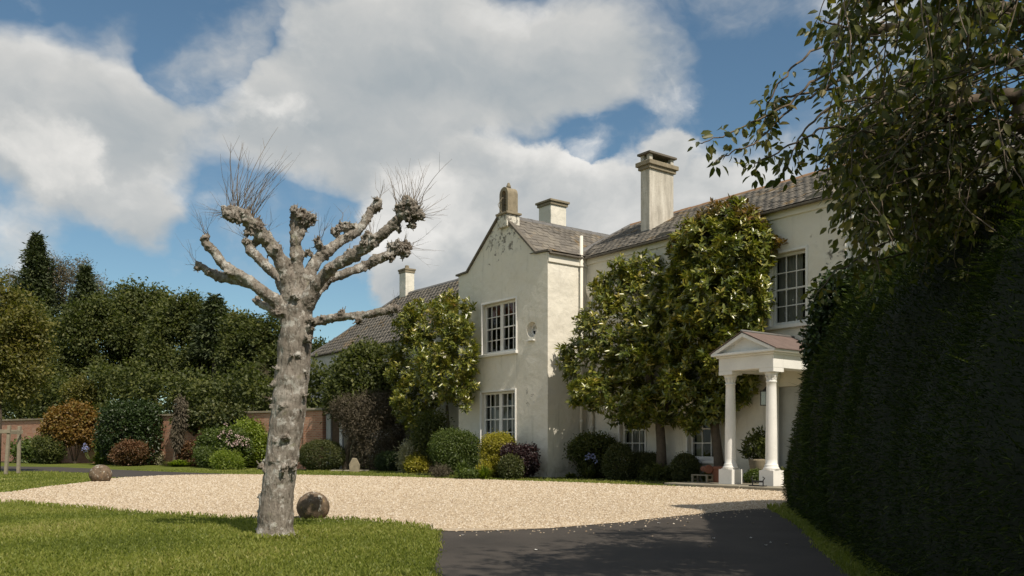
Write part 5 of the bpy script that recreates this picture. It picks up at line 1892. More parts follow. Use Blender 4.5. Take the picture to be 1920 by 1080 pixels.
# --- below the main front
shrub('shade_shrub', 1112, 889, 96, 82, LF_DARK, 'spreading dark shrub in shade beside the downpipe', n=1500, per=7, L=.09, W=.05, D=27.0, rd=.6,
      lob=[(0, 0, .75, .8, .8, .22), (-.45, 0, .62, .5, .6, .2), (.45, 0, .5, .5, .7, .35), (0, 0, .3, .5, .6, .3)])
shrub('box_ball', 1161, 894, 56, 66, LF_BOX, 'tall dark box dome below the first front window', n=1500, per=8, L=.045, W=.03, tight=True, shell=.9, group='clipped box domes', D=25.5)
shrub('box_block', 1208, 894, 56, 50, LF_BOX, 'dark clipped block between the box dome and the magnolia trunk', n=1400, per=8, L=.045, W=.03, shell=.9, D=25.6,
      lob=[(-.4, 0, .5, .6, .8, .5), (.4, 0, .5, .6, .8, .5), (0, 0, .5, .7, .8, .5)])
shrub('box_ball', 1285, 900, 46, 52, LF_BOX, 'dark clipped dome left of the portico', n=1300, per=8, L=.045, W=.03, tight=True, shell=.9, group='clipped box domes', D=24.2)
agb = strap_plant('agapanthus', 1105, 893, 56, 26, LF_DARK, 'shaded agapanthus with mauve heads at the inner corner', 160, width=.018, D=26.4)
flowers(agb, [loc(agb, u, v, 26.3) for u, v in ((1106, 853), (1112, 856), (1100, 858), (1116, 864))], PETAL_B, .07, 20)
strap_plant('shade_plant', 1070, 894, 46, 16, LF_DARK, 'low dark strappy plants at the foot of the wing side wall', 120, width=.016, D=26.6)
shrub('shade_groundcover', 1240, 898, 80, 24, LF_DARK, 'low dark ground cover round the magnolia trunk', 'plant', n=700, per=7, L=.08, W=.04, D=25.0, stem=False)
strap_plant('shade_grass', 1325, 893, 44, 34, LF_DARK, 'dark grassy plant under the second front window', 140, width=.014, D=23.7)


# ================================================================== MAGNOLIAS ON THE HOUSE
def magnolia(u, vb, D, lobes, label, n, per=10, top=None, trunk=None, flw=()):
    base = Vector(((u - U0) / F * D, D, 0))
    root = empty('magnolia_tree', base, 0, label, 'tree', 'evergreen magnolias trained on the house')
    Ls = []
    for q in lobes:
        l_ = list(lobe(*q[:4], min(q[4], wall_D(min(max(q[0], q[0] + q[2] * .6 if q[0] > 800 and q[0] < 900 else q[0]), 1500)) - q[5] * .95), q[5]))
        l_[0] -= base.x; l_[1] -= base.y; l_[2] -= base.z
        Ls.append(tuple(l_))
    big = list(Ls)
    for _ in range(len(big) * 3):
        l_ = random.choice(big)
        a_ = random.random() * 6.28
        f_ = random.uniform(.16, .34)
        xx_, yy_ = base.x + l_[0] + math.cos(a_) * l_[3] * .98 + l_[3] * f_, base.y + l_[1]
        if U0 + xx_ / yy_ * F > 1436:
            continue
        Ls.append((l_[0] + math.cos(a_) * l_[3] * .98, l_[1] - random.uniform(.2, .8) * l_[4], l_[2] + math.sin(a_) * l_[5] * .98, l_[3] * f_, l_[4] * .35, l_[5] * f_))
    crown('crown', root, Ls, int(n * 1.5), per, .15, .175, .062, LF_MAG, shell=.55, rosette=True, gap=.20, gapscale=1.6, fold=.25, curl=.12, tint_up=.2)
    if top:
        T_ = []
        for q in top:
            l_ = list(lobe(*q[:4], min(q[4], wall_D(q[0]) - q[5]), q[5]))
            l_[0] -= base.x; l_[1] -= base.y; l_[2] -= base.z
            T_.append(tuple(l_))
        crown('young_growth', root, T_, 330, 9, .15, .17, .06, LF_MAGT, shell=.5, rosette=True, fold=.25, curl=.05)
    if trunk:
        s = MB()
        for pts, rr in trunk:
            s.tube([at(a_, b_, D + dd) - base if b_ < 895 else Vector((at(a_, b_, D + dd).x, D + dd, -.05)) - base for a_, b_, dd in pts], rr, 10)
        s.build('trunk', TRUNK, root, True)
    for (uu, vv) in flw:
        p = at(uu, vv, D) - base
        # sit the bloom on the front of the crown
        best = None
        for l_ in big:
            a_ = ((p.x - l_[0]) / l_[3]) ** 2 + ((p.z - l_[2]) / l_[5]) ** 2
            if a_ < 1:
                y_ = l_[1] - l_[4] * math.sqrt(1 - a_)
                best = y_ if best is None else min(best, y_)
        p.y = (best if best is not None else 0) - .05
        flowers(root, [p], PETAL_W, .075, 12, 'flower', .10)
    return root


magnolia(1240, 888, 25.1, [(1150, 620, 75, 70, 25.6, .8), (1115, 690, 60, 60, 26, .7), (1190, 560, 60, 70, 25.6, .7), (1160, 740, 75, 45, 25.4, .8), (1220, 700, 60, 70, 25, .9), (1205, 510, 42, 32, 25.7, .5),
                            (1240, 620, 60, 70, 25, .9), (1110, 735, 38, 30, 26, .5), (1250, 760, 50, 35, 24.8, .7), (1078, 665, 30, 32, 26.2, .4), (1150, 540, 32, 34, 26, .5), (1180, 780, 45, 22, 25.2, .5)],
         'spreading evergreen magnolia with white blooms covering the first front window', 1750,
         trunk=[([(1240, 897, 0), (1240, 840, 0), (1236, 780, 0), (1215, 700, 0), (1180, 620, .1)], [.17, .14, .125, .09, .05]), ([(1237, 800, 0), (1262, 720, 0), (1250, 640, 0)], [.11, .08, .04])],
         flw=((1228, 514), (1284, 503), (1277, 645), (1293, 615), (1232, 718)))
magnolia(1348, 894, 23.6, [(1340, 470, 72, 70, 23.9, .8), (1300, 470, 45, 60, 24.3, .6), (1395, 480, 52, 80, 23.6, .7), (1360, 560, 85, 85, 23.6, 1.0), (1300, 570, 60, 90, 24, .8), (1402, 570, 38, 75, 23.3, .7),
                            (1310, 680, 70, 75, 23.7, .9), (1370, 660, 55, 70, 23.3, .7), (1290, 740, 45, 40, 23.8, .6), (1345, 750, 40, 45, 23.5, .6), (1276, 560, 30, 80, 24.4, .5), (1428, 460, 20, 40, 23.3, .4), (1372, 425, 45, 40, 23.6, .5), (1385, 720, 22, 45, 23.1, .4), (1300, 795, 22, 14, 23.6, .3)],
         'tall evergreen magnolia with bronze young leaves at its top beside the portico', 2500,
         top=[(1355, 408, 42, 28, 23.7, .5), (1400, 418, 30, 28, 23.5, .5), (1310, 440, 32, 26, 24.1, .5), (1455, 462, 14, 10, 23.2, .2), (1280, 470, 22, 30, 24.3, .4)],
         trunk=[([(1350, 903, 0), (1347, 860, 0), (1340, 800, 0), (1345, 720, 0), (1350, 600, .1), (1355, 480, .2)], [.16, .13, .12, .1, .08, .04]), ([(1358, 880, .1), (1372, 830, .1), (1376, 780, .1), (1390, 740, .2)], [.07, .06, .05, .03]),
                ([(1412, 900, .6), (1409, 850, .6), (1392, 810, .6), (1386, 795, .6)], [.07, .05, .04, .03])],
         flw=((1294, 645), (1277, 770), (1290, 760)))
magnolia(800, 880, 34.0, [(815, 640, 62, 70, 33.6, 1.0), (845, 600, 38, 42, 33.2, .8), (790, 610, 45, 45, 33.9, .8), (860, 670, 36, 55, 32.8, .8), (780, 680, 48, 60, 34, 1.0), (830, 705, 52, 50, 33.3, 1.0), (790, 740, 46, 38, 33.5, .9), (838, 575, 26, 24, 33.4, .5), (862, 730, 24, 35, 32.8, .6), (750, 700, 24, 40, 34.4, .6), (770, 770, 36, 30, 33.6, .7)],
         'smaller evergreen magnolia left of the gabled wing', 1700,
         top=[(845, 575, 20, 14, 33.3, .4)],
         trunk=[([(800, 897, 0), (800, 830, 0), (805, 740, 0), (820, 640, 0)], [.15, .12, .1, .05]), ([(845, 897, -.5), (843, 830, -.5), (838, 760, -.4)], [.09, .08, .05])],
         flw=((829, 575), (820, 590), (766, 602), (850, 688), (833, 753), (834, 772), (723, 677)))
dt = shrub('camellia_tree', 680, 880, 130, 230, LF_DARK, 'dark green small tree between the low wing and left magnolia', 'tree', n=3000, per=8, L=.15, W=.09, gap=.14, D=36.2, rd=1.6,
      lob=[(0, 0, .78, .8, .8, .2), (-.5, 0, .62, .5, .6, .14), (.4, 0, .72, .55, .7, .2), (.1, 0, .93, .4, .5, .08), (.5, 0, .52, .5, .7, .18), (0, 0, .58, .7, .8, .16), (-.75, 0, .52, .25, .3, .06), (-.35, 0, .50, .4, .4, .09), (.65, 0, .9, .3, .4, .09)])

# ================================================================== BACKGROUND TREES
def tree(name, u, D, vtop, lobes, m_, label, n, per, L, W, cs, group='trees beyond the garden wall', gap=.12, trunk_r=.2, gapscale=.6, shell=.5):
    base = Vector(((u - U0) / F * D, D, 0))
    root = empty(name, base, 0, label, 'tree', group)
    Ls = []
    for q in lobes:
        dd = q[4] if len(q) > 4 else 0
        l_ = list(lobe(q[0], q[1], q[2], q[3], D + dd, q[5] if len(q) > 5 else None))
        l_[0] -= base.x; l_[1] -= base.y; l_[2] -= base.z
        Ls.append(tuple(l_))
    big = list(Ls)
    Ls = []
    for l_ in big:                        # break each mass into many smaller leaf clumps
        for _ in range(9 if l_[3] > 1.0 else 5):
            q = sphere_dirs(1)[0]
            rr = random.uniform(.35, .95)
            f_ = random.uniform(.26, .46)
            Ls.append((l_[0] + q[0] * l_[3] * rr, l_[1] + q[1] * l_[4] * rr, l_[2] + q[2] * l_[5] * rr, l_[3] * f_, l_[4] * f_, l_[5] * f_ * .85))
    for _ in range(len(big) * 4):          # leading shoots that break the outline
        l_ = random.choice(big)
        a_, e_ = random.random() * 6.28, random.uniform(.15, 1.0)
        px_, pz_ = math.cos(a_) * math.sqrt(1 - e_ * e_), e_
        Ls.append((l_[0] + px_ * l_[3] * .95, l_[1] - random.uniform(0, .5) * l_[4], l_[2] + pz_ * l_[5] * .95, l_[3] * random.uniform(.10, .22), l_[4] * .2, l_[5] * random.uniform(.18, .40)))
    crown('crown', root, Ls, int(n * 1.5), per, cs * .8, L * .78, W * .74, m_, shell=shell, gap=gap, gapscale=gapscale)
    top = at(u, vtop, D).z
    s = MB()
    s.tube([(0, 0, -.1), (.1, 0, top * .3), (-.1, .1, top * .6), (0, 0, top * .9)], [trunk_r, trunk_r * .8, trunk_r * .5, trunk_r * .15], 8)
    for l_ in big[:6]:
        s.tube([(0, 0, max(.6, l_[2] * .55)), (l_[0] * .5, l_[1] * .5, l_[2] * .8), (l_[0], l_[1], l_[2])], [trunk_r * .45, trunk_r * .3, trunk_r * .1], 5, False)
    s.build('trunk', TRUNK, root, True)
    return root


def conifer(u, D, vtop, vbot, wpx, label, n=1500):
    base = Vector(((u - U0) / F * D, D, 0))
    root = empty('conifer', base, 0, label, 'tree', 'conifers rising above the broadleaf trees')
    zt, zb = at(u, vtop, D).z, at(u, vbot, D).z
    w_ = wpx * D / F / 2
    k = rng.random(n) ** .8
    z = zt - (zt - zb) * k
    lay = .5 + .5 * np.sin(k * 60 + rng.normal(size=n) * .5)
    a_ = rng.random(n) * 6.283
    bl = 0.80 + .9 * np.array([noise.noise(Vector((math.cos(x) * 1.8, math.sin(x) * 1.8, y_ * 14))) for x, y_ in zip(a_, k)])
    r_ = w_ * k * np.clip(bl, .3, 1.25) * np.sqrt(rng.random(n)) * (.7 + .3 * lay)
    P_ = np.stack([np.cos(a_) * r_, np.sin(a_) * r_, z - r_ * .18], 1)
    per = 7
    Pc = np.repeat(P_, per, 0) + rng.normal(size=(n * per, 3)) * .16
    out_ = np.repeat(np.stack([np.cos(a_), np.sin(a_), np.full(n, -.1)], 1), per, 0)
    me = leaf_mesh('crown', Pc, out_ + rng.normal(size=Pc.shape) * .6, unit(rng.normal(size=Pc.shape) * .5 + np.array([0, 0, 1])), .42, .13, rng.random(len(Pc)), .2)
    link('crown', me, LF_CONIFER, root)
    MB().tube([(0, 0, -.1), (0, 0, zt - .2)], [.28, .03], 7).build('trunk', TRUNK, root)
    return root


conifer(68, 76, 440, 640, 210, 'tall pointed spruce, highest tree at the far left', 2300)
conifer(160, 76, 500, 600, 110, 'narrow ragged conifer right of the tall spruce', 700)
conifer(402, 52, 560, 660, 110, 'small pointed conifer rising left of the pollard trunk', 800)
tree('bare_grey_tree', 118, 78, 478, [(100, 540, 40, 50), (135, 520, 32, 38), (165, 560, 34, 44), (70, 560, 36, 40), (30, 545, 40, 36)], LF_GREYTREE, 'pale grey-brown thin-leaved tree between the two left conifers', 1500, 8, .35, .09, .7, gap=.2, trunk_r=.22)
tree('broadleaf_tree', 255, 58, 535, [(235, 580, 46, 42), (275, 575, 38, 34), (205, 610, 40, 40), (265, 630, 70, 60), (300, 620, 40, 44), (215, 560, 20, 24), (250, 690, 80, 70)], LF_DARK, 'dark green broadleaf tree with flat top behind the amber shrub', 2600, 8, .27, .17, .55, trunk_r=.25)
tree('broadleaf_tree', 175, 55, 560, [(150, 600, 45, 45), (185, 640, 50, 60), (130, 660, 50, 70), (165, 720, 60, 60), (115, 740, 50, 50), (195, 590, 25, 30)], LF_DARK, 'dark broadleaf tree right of the young staked tree', 2300, 8, .26, .16, .5)
tree('broadleaf_tree', 345, 54, 558, [(340, 605, 44, 44), (375, 600, 34, 36), (320, 650, 50, 55), (380, 660, 50, 60), (345, 720, 60, 60), (400, 730, 45, 50), (360, 575, 18, 24)], LF_DARK, 'dark green broadleaf tree behind the leaning sapling', 2600, 8, .26, .16, .5)
tree('broadleaf_tree', 478, 50, 588, [(480, 635, 40, 42), (450, 650, 38, 44), (510, 640, 30, 44), (470, 700, 55, 60), (520, 700, 35, 60), (440, 730, 45, 50), (500, 750, 45, 45), (545, 690, 25, 50)], LF_DARK, 'dark glossy broadleaf tree directly left of the pollard trunk', 2700, 8, .24, .15, .45)
tree('broadleaf_tree', 425, 60, 575, [(425, 640, 36, 50), (410, 690, 45, 60), (440, 620, 22, 24)], LF_OLIVE, 'olive-green tree seen between two dark broadleaf trees', 1300, 8, .28, .17, .5)
tree('broadleaf_tree', 290, 66, 560, [(295, 590, 60, 30), (330, 600, 30, 30), (250, 590, 40, 30)], LF_OLIVE, 'yellowing olive tree showing above the dark flat-topped tree', 1100, 8, .30, .18, .5)
tree('broadleaf_tree', 590, 46, 650, [(596, 700, 12, 40), (585, 720, 18, 40), (600, 660, 12, 20), (588, 765, 22, 34)], LF_DARK, 'slim dark tree showing right of the pollard trunk', 520, 8, .2, .13, .35, trunk_r=.1)
tree('broadleaf_tree', 40, 62, 540, [(40, 640, 70, 70), (90, 680, 50, 70), (0, 700, 60, 70), (60, 740, 70, 60), (-60, 640, 70, 90)], LF_DARK, 'dark broadleaf mass behind the young staked tree', 2600, 8, .28, .17, .55)
tree('broadleaf_tree', 150, 49, 705, [(155, 740, 28, 32), (170, 755, 22, 24)], LF_OLIVE, 'pale green sapling crown above the amber shrub', 420, 8, .18, .11, .3, trunk_r=.06)
# evergreen hedge that closes the view between the wall and the trees
hb = Vector((-17, 50, 0))
hg = empty('evergreen_hedge', hb, 0, 'dark evergreen hedge growing just behind the brick garden wall', 'hedge')
hl = []
for u in range(-60, 620, 26):
    D_ = wall_D(min(u, 585)) + 2.0
    for v_, rv_ in ((790, 26), (752, 34), (random.uniform(700, 740), random.uniform(14, 26))):
        l_ = lobe(u + random.uniform(-8, 8), v_ + random.uniform(-8, 8), 24, rv_, D_ + random.uniform(-.3, .5), .8)
        hl.append((l_[0] - hb.x, l_[1] - hb.y, *l_[2:]))
crown('foliage', hg, hl, 5200, 6, .28, .20, .12, LF_DARK, shell=.5)
s_ = MB()
for u in range(-60, 600, 30):
    D_ = wall_D(min(u, 585)) + 2.0
    q = at(u, 800, D_) - hb
    s_.tube([(q.x, q.y, -.05), (q.x + .1, q.y, 1.6), (q.x, q.y, 3.0)], [.09, .07, .03], 5)
tag(s_.build('stems', TRUNK, hg, fix=False), kind='stuff')
# young tree in its guard at the left edge
D_ = gnd(-4, 886).y
yt = tree('young_tree', -8, D_, 520, [(10, 620, 60, 55), (40, 590, 36, 36), (-40, 600, 60, 60), (20, 690, 62, 50), (55, 660, 38, 50), (-50, 690, 60, 60), (0, 560, 44, 34), (40, 735, 40, 24), (80, 620, 20, 26)], LF_OLIVE,
          'yellow-green young tree growing inside the wooden guard at the left edge', 2100, 8, .17, .10, .34, group='garden trees', trunk_r=.16, gap=.14, gapscale=.9)
gd = empty('tree_guard', gnd(-6, 889), 0, 'weathered wooden tree guard of posts and rails at the left edge', 'tree guard')
k = D_ / F
for (x, y, lean) in ((.58, -.45, .13), (-.55, -.45, -.1), (.45, .55, .05), (-.5, .55, -.05)):
    MB().add([(x - .05, y - .05, 0), (x + .05, y - .05, 0), (x + .05, y + .05, 0), (x - .05, y + .05, 0), (x - .05 + lean, y - .05, 1.72), (x + .05 + lean, y - .05, 1.72), (x + .05 + lean, y + .05, 1.72), (x - .05 + lean, y + .05, 1.72)],
             [(3, 2, 1, 0), (4, 5, 6, 7), (0, 1, 5, 4), (1, 2, 6, 5), (2, 3, 7, 6), (3, 0, 4, 7)]).build('post', WOOD, gd, bevel=.008)
MB().box(-.72, .76, -.53, -.502, 1.45, 1.58).build('rail', WOOD, gd, bevel=.006)
MB().box(-.62, .58, .602, .63, 1.45, 1.58).build('rail', WOOD, gd, bevel=.006)
MB().box(.60, .63, -.40, .50, 1.42, 1.54).build('rail', WOOD, gd, bevel=.006)
MB().box(-.68, -.65, -.40, .50, 1.42, 1.54).build('rail', WOOD, gd, bevel=.006)

# ================================================================== YEW HEDGE ON THE RIGHT
def hedge():
    ys = [1.0, 3.0, 5.0, 6.5, 8.2, 9.5, 11, 12.3, 12.9, 13.6, 14.3, 15.2, 15.8, 16.1]
    xb = [1.75, 2.15, 2.55, 2.9, 3.25, 3.55, 3.88, 4.17, 4.32, 4.48, 4.65, 4.90, 5.05, 5.4]
    xt = [5.2, 5.2, 5.15, 5.0, 4.85, 4.95, 5.05, 5.0, 5.0, 5.05, 5.15, 5.3, 5.4, 5.6]
    zt = [3.9, 3.8, 3.7, 3.62, 3.62, 3.66, 3.6, 3.5, 3.3, 2.85, 2.3, 1.5, .9, .3]
    Y = np.linspace(1.0, 16.2, 56)
    XB, XT, ZT = np.interp(Y, ys, xb), np.interp(Y, ys, xt), np.interp(Y, ys, zt)
    prof = [(0.0, 0.0), (-.04, .10), (-.05, .25), (.0, .42), (.10, .58), (.26, .72), (.5, .86), (.78, .96), (1.0, 1.0)]
    nq = len(prof) + 4
    V = []
    for y, b_, t_, z_ in zip(Y, XB, XT, ZT):
        row = [(b_ + (t_ - b_) * q, y, z_ * h) for q, h in prof]
        bk = float(np.interp(y, [8, 12.5, 16], [1.8, .55, .35]))
        row += [(t_ + .45 * bk, y, z_ * .98), (t_ + .83 * bk, y, z_ * .8), (t_ + bk, y, z_ * .4), (t_ + bk, y, 0)]
        for p in row:
            nn = noise.noise(Vector((p[0] * .8, p[1] * .8, p[2] * .8))) * .16 + noise.noise(Vector(p) * 2.2) * .06
            V.append((p[0] - nn, p[1], max(0, p[2] + nn * .6)))
    V = np.array(V)
    ny = len(Y)
    Q = []
    for i in range(ny - 1):
        for j in range(nq - 1):
            Q.append((i * nq + j, i * nq + j + 1, (i + 1) * nq + j + 1, (i + 1) * nq + j))
    root = empty('yew_hedge', (4.5, 9, 0), 0, 'tall dark clipped yew hedge in shade along the right side', 'hedge')
    org = np.array([4.5, 9, 0])
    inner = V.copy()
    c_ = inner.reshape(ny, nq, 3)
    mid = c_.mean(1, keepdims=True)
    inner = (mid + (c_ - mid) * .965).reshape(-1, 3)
    endcap = [tuple(range((ny - 1) * nq, ny * nq))]
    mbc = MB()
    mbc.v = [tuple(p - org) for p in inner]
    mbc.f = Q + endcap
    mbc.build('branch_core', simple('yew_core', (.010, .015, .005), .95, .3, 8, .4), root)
    Qa = np.array(Q)
    tri = np.concatenate([Qa[:, [0, 1, 2]], Qa[:, [0, 2, 3]]])
    A, B, C = V[tri[:, 0]], V[tri[:, 1]], V[tri[:, 2]]
    nr = np.cross(B - A, C - A)
    ar = np.linalg.norm(nr, axis=1) / 2
    cy = (A[:, 1] + B[:, 1] + C[:, 1]) / 3
    cx = (A[:, 0] + B[:, 0] + C[:, 0]) / 3
    wgt = ar * np.where(cx < 6.2, 1.0, .12) * np.clip(9.0 / np.maximum(cy, 2.5), .6, 2.2) * np.where(cy < 2.6, .3, 1.0)
    n = 170000
    k = rng.choice(len(tri), n, p=wgt / wgt.sum())
    r1, r2 = np.sqrt(rng.random((n, 1))), rng.random((n, 1))
    P_ = A[k] * (1 - r1) + B[k] * r1 * (1 - r2) + C[k] * r1 * r2
    nn = unit(nr[k])
    ctr = np.array([6.2, 0, 1.5])
    flip = np.sum(nn * (P_ - np.array([0, 0, 0]) - np.stack([np.full(n, 6.0), P_[:, 1], np.full(n, 1.2)], 1)), 1) < 0
    nn[flip] *= -1
    P_ = P_ + nn * (rng.random((n, 1)) * .10 - .06) - org
    long_ = (rng.random(n) < .06)
    # yew sprays point out, forward and a little up
    D_ = unit(nn * .8 + rng.normal(size=(n, 3)) * .45 + np.array([-.25, -.15, .1]))
    N_ = unit(np.array([0, 0, 1.0]) + rng.normal(size=(n, 3)) * .5)
    L_ = rng.uniform(.03, .062, n) * np.where(long_, 1.7, 1) * np.clip((P_[:, 1] + 9) / 9, .6, 1.25)
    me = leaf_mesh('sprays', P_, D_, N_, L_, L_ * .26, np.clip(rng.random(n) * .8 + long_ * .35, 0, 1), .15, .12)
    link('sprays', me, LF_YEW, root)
    # feathery long shoots that stand proud of the clipped face
    m = 1100
    kk = rng.choice(n, m)
    Vs, Ts, ti = [], [], []
    Pl, Dl, Nl, Ll = [], [], [], []
    for i in kk:
        p = P_[i]
        d_ = unit((nn[i] * .7 + rng.normal(size=3) * .3 + np.array([-.35, 0, .15]))[None])[0]
        ln = rng.uniform(.07, .24)
        sd = unit(np.cross(d_, [0, 0, 1.0])[None])[0]
        for q in np.linspace(.1, 1, 12):
            for s_ in (-1, 1):
                Pl.append(p + d_ * ln * q + np.array([0, 0, -.10 * q * q * ln]))
                Dl.append(d_ * .7 + sd * s_)
                Nl.append([0, 0, 1.0])
                Ll.append(.035 * (1.15 - q * .6))
    me = leaf_mesh('long_shoots', np.array(Pl), np.array(Dl), np.array(Nl), np.array(Ll), np.array(Ll) * .3, np.clip(rng.random(len(Pl)) * .4 + .6, 0, 1), .1)
    link('long_shoots', me, LF_YEW, root)
hedge()
lb = Vector((5.0, 12.4, 0))
lr = empty('laurel_bush', lb, 0, 'dark glossy broad-leaved bush rising over the far end of the yew hedge', 'shrub')
crown('foliage', lr, [tuple(np.array(lobe(*q)) - np.array([*lb, 0, 0, 0])) for q in [(1582, 572, 52, 58, 12.5, .4), (1630, 568, 52, 55, 12.3, .4), (1565, 640, 48, 66, 12.6, .4), (1670, 590, 50, 75, 12.0, .4), (1610, 670, 60, 80, 12.2, .4)]], 2600, 6, .10, .085, .05, LF_LAUREL, shell=.75)
MB().tube([(0, 0, 0), (0, 0, 1.6), (.1, 0, 3)], [.08, .06, .03], 7).build('stems', TRUNK, lr)


# ================================================================== OVERHANGING TREE
def overhang():
    base = Vector((8.2, 3.4, 0))
    root = empty('overhanging_tree', base, 0, 'shady drooping-leaved tree whose branches hang over the hedge and drive', 'tree')
    br = MB()
    LP, LD, LN, LS = [], [], [], []
    def branch(pts, r0, r1, leafy=.4, dens=34, n=16):
        pts = [Vector(p) for p in pts]
        # Catmull-Rom through the points
        fine = []
        m = len(pts)
        for i in range(m - 1):
            p0, p1, p2, p3 = pts[max(0, i - 1)], pts[i], pts[i + 1], pts[min(m - 1, i + 2)]
            for j in range(n // (m - 1) + 2):
                q = j / (n // (m - 1) + 2)
                fine.append(.5 * ((2 * p1) + (p2 - p0) * q + (2 * p0 - 5 * p1 + 4 * p2 - p3) * q * q + (3 * p1 - p0 - 3 * p2 + p3) * q ** 3))
        fine.append(pts[-1])
        sd = random.random() * 50
        fine = [p + Vector((noise.noise(Vector((i * .5, sd, 0))), noise.noise(Vector((i * .5, sd, 3))), noise.noise(Vector((i * .5, sd, 7))))) * .025 for i, p in enumerate(fine)]
        L_ = len(fine)
        br.tube([p - base for p in fine], [r0 + (r1 - r0) * i / (L_ - 1) for i in range(L_)], 5 if r0 < .02 else 8, False)
        for i in range(int(L_ * (1 - leafy)), L_):
            for _ in range(max(1, int(dens / (L_ * leafy)))):
                p = fine[i] + Vector([random.gauss(0, .012) for _ in range(3)])
                tw = Vector([random.gauss(0, 1), random.gauss(0, 1), random.gauss(-.1, .7)]).normalized() * random.uniform(.01, .09)
                LP.append((p + tw - base)[:])
                dd = tw.normalized() * .9 + Vector((random.gauss(-.1, .35), random.gauss(0, .35), random.gauss(-.65, .3)))
                LD.append(dd[:])
                LN.append((random.gauss(0, .7), random.gauss(-.5, .7), random.gauss(.4, .4)))
                LS.append(random.uniform(.050, .090))
        return fine
    W_ = lambda u, v, D: at(u, v, D)
    # limbs from the trunk into the view
    trunk_top = base + Vector((-.4, .2, 4.2))
    br.tube([(0, 0, -.1), (-.1, 0, 1.5), (-.25, .1, 3.0), (-.4, .2, 4.2)], [.26, .22, .2, .17], 10)
    limbs = [[trunk_top, W_(2150, 60, 5.8), W_(1900, 20, 6.0), W_(1700, 45, 6.1), W_(1570, 80, 6.1)],
             [trunk_top, W_(2100, 220, 5.6), W_(1900, 180, 5.8), W_(1760, 210, 5.9), W_(1660, 280, 6.0)],
             [trunk_top, W_(2150, 330, 6.2), W_(1930, 330, 6.5), W_(1790, 390, 6.8), W_(1700, 450, 7.0)],
             [trunk_top, W_(2000, -80, 5.0), W_(1800, -60, 4.9), W_(1650, 0, 5.0)],
             [trunk_top, W_(2100, 120, 7.0), W_(1880, 110, 7.4), W_(1720, 160, 7.6), W_(1600, 250, 7.7)]]
    fl = [branch(l, .09, .018, .25, 20, 26) for l in limbs]
    # arching twigs that set the silhouette on the left
    sil = [[W_(1640, 60, 6.1), W_(1545, 85, 6.0), W_(1478, 135, 5.9), W_(1440, 195, 5.9), W_(1432, 235, 5.9)],
           [W_(1610, 95, 6.0), W_(1530, 150, 5.9), W_(1470, 200, 5.8), W_(1400, 235, 5.8), W_(1345, 258, 5.75), W_(1308, 272, 5.7)],
           [W_(1600, 160, 6.1), W_(1530, 175, 6.0), W_(1470, 215, 5.9), W_(1420, 265, 5.8), W_(1372, 285, 5.8), W_(1340, 305, 5.8)],
           [W_(1620, 130, 6.0), W_(1520, 172, 5.9), W_(1462, 185, 5.9), W_(1450, 215, 5.8), W_(1440, 265, 5.8)],
           [W_(1640, 180, 5.9), W_(1560, 200, 5.8), W_(1505, 250, 5.8), W_(1480, 300, 5.8), W_(1470, 322, 5.8)],
           [W_(1660, 40, 5.8), W_(1590, 50, 5.8), W_(1540, 40, 5.7), W_(1545, 70, 5.7)],
           [W_(1700, 230, 6.0), W_(1620, 240, 6.0), W_(1560, 300, 5.9), W_(1548, 350, 5.9)],
           [W_(1720, 300, 6.1), W_(1640, 340, 6.0), W_(1590, 400, 6.0), W_(1580, 430, 6.0)],
           [W_(1740, 380, 6.6), W_(1680, 440, 6.6), W_(1610, 485, 6.5), W_(1560, 515, 6.4), W_(1528, 560, 6.4)],
           [W_(1760, 400, 6.6), W_(1700, 470, 6.6), W_(1640, 490, 6.5), W_(1600, 520, 6.5)],
           [W_(1640, 250, 5.8), W_(1560, 240, 5.7), W_(1500, 262, 5.7), W_(1430, 300, 5.6), W_(1410, 318, 5.6)]]
    for s_ in sil:
        branch(s_, .011, .003, .5, 44, 20)
    # filling twigs through the mass
    for i in range(215):
        src = random.choice(fl)
        p = random.choice(src[len(src) // 4:])
        if p.x / p.y > .72:
            p = p + Vector((-.5, .3, 0))
        dx_ = random.gauss(-.25, .45)
        dn = random.uniform(.25, 1.15)
        e_ = p + Vector((dx_, random.gauss(0, .45), -dn + random.uniform(0, .35)))
        m0 = p.lerp(e_, .45) + Vector((dx_ * .25, random.gauss(0, .12), random.uniform(.1, .35)))
        # keep the open sky to the left of the crown clear
        u_e = U0 + e_.x / e_.y * F
        v_e = V0 - (e_.z - EYE) / e_.y * F
        if u_e < 1500 + max(0, (v_e - 330)) * .55 or v_e > 560:
            continue
        branch([p, m0, e_], .008, .0025, .75, 42, 12)
    for i in range(150):
        u_, v_ = random.uniform(1560, 1800), random.uniform(150, 400)
        p = W_(u_, v_, random.uniform(5.5, 7.2))
        e_ = p + Vector((random.gauss(-.12, .2), random.gauss(0, .3), -random.uniform(.2, .55)))
        u_e, v_e = U0 + e_.x / e_.y * F, V0 - (e_.z - EYE) / e_.y * F
        if u_e < 1535 + max(0, (v_e - 330)) * .35 or v_e > 540:
            continue
        st_ = p + Vector((random.uniform(.1, .5), random.gauss(0, .2), random.uniform(.05, .35)))
        branch([st_, p, e_], .007, .0025, .75, 36, 12)
    o = br.build('branches', TWIG, root, True, fix=False)
    LP_, LD_, LN_, LS_ = map(np.array, (LP, LD, LN, LS))
    me = leaf_mesh('hanging_leaves', LP_, LD_, LN_, LS_, LS_ * .47, np.clip(rng.random(len(LP_)) ** 1.3, 0, 1), .25, .18, True)
    link('hanging_leaves', me, LF_CHERRY, root)
    # the crown above and behind the camera's right shoulder that shades the drive and hedge
    bb = np.array([*base, 0, 0, 0])
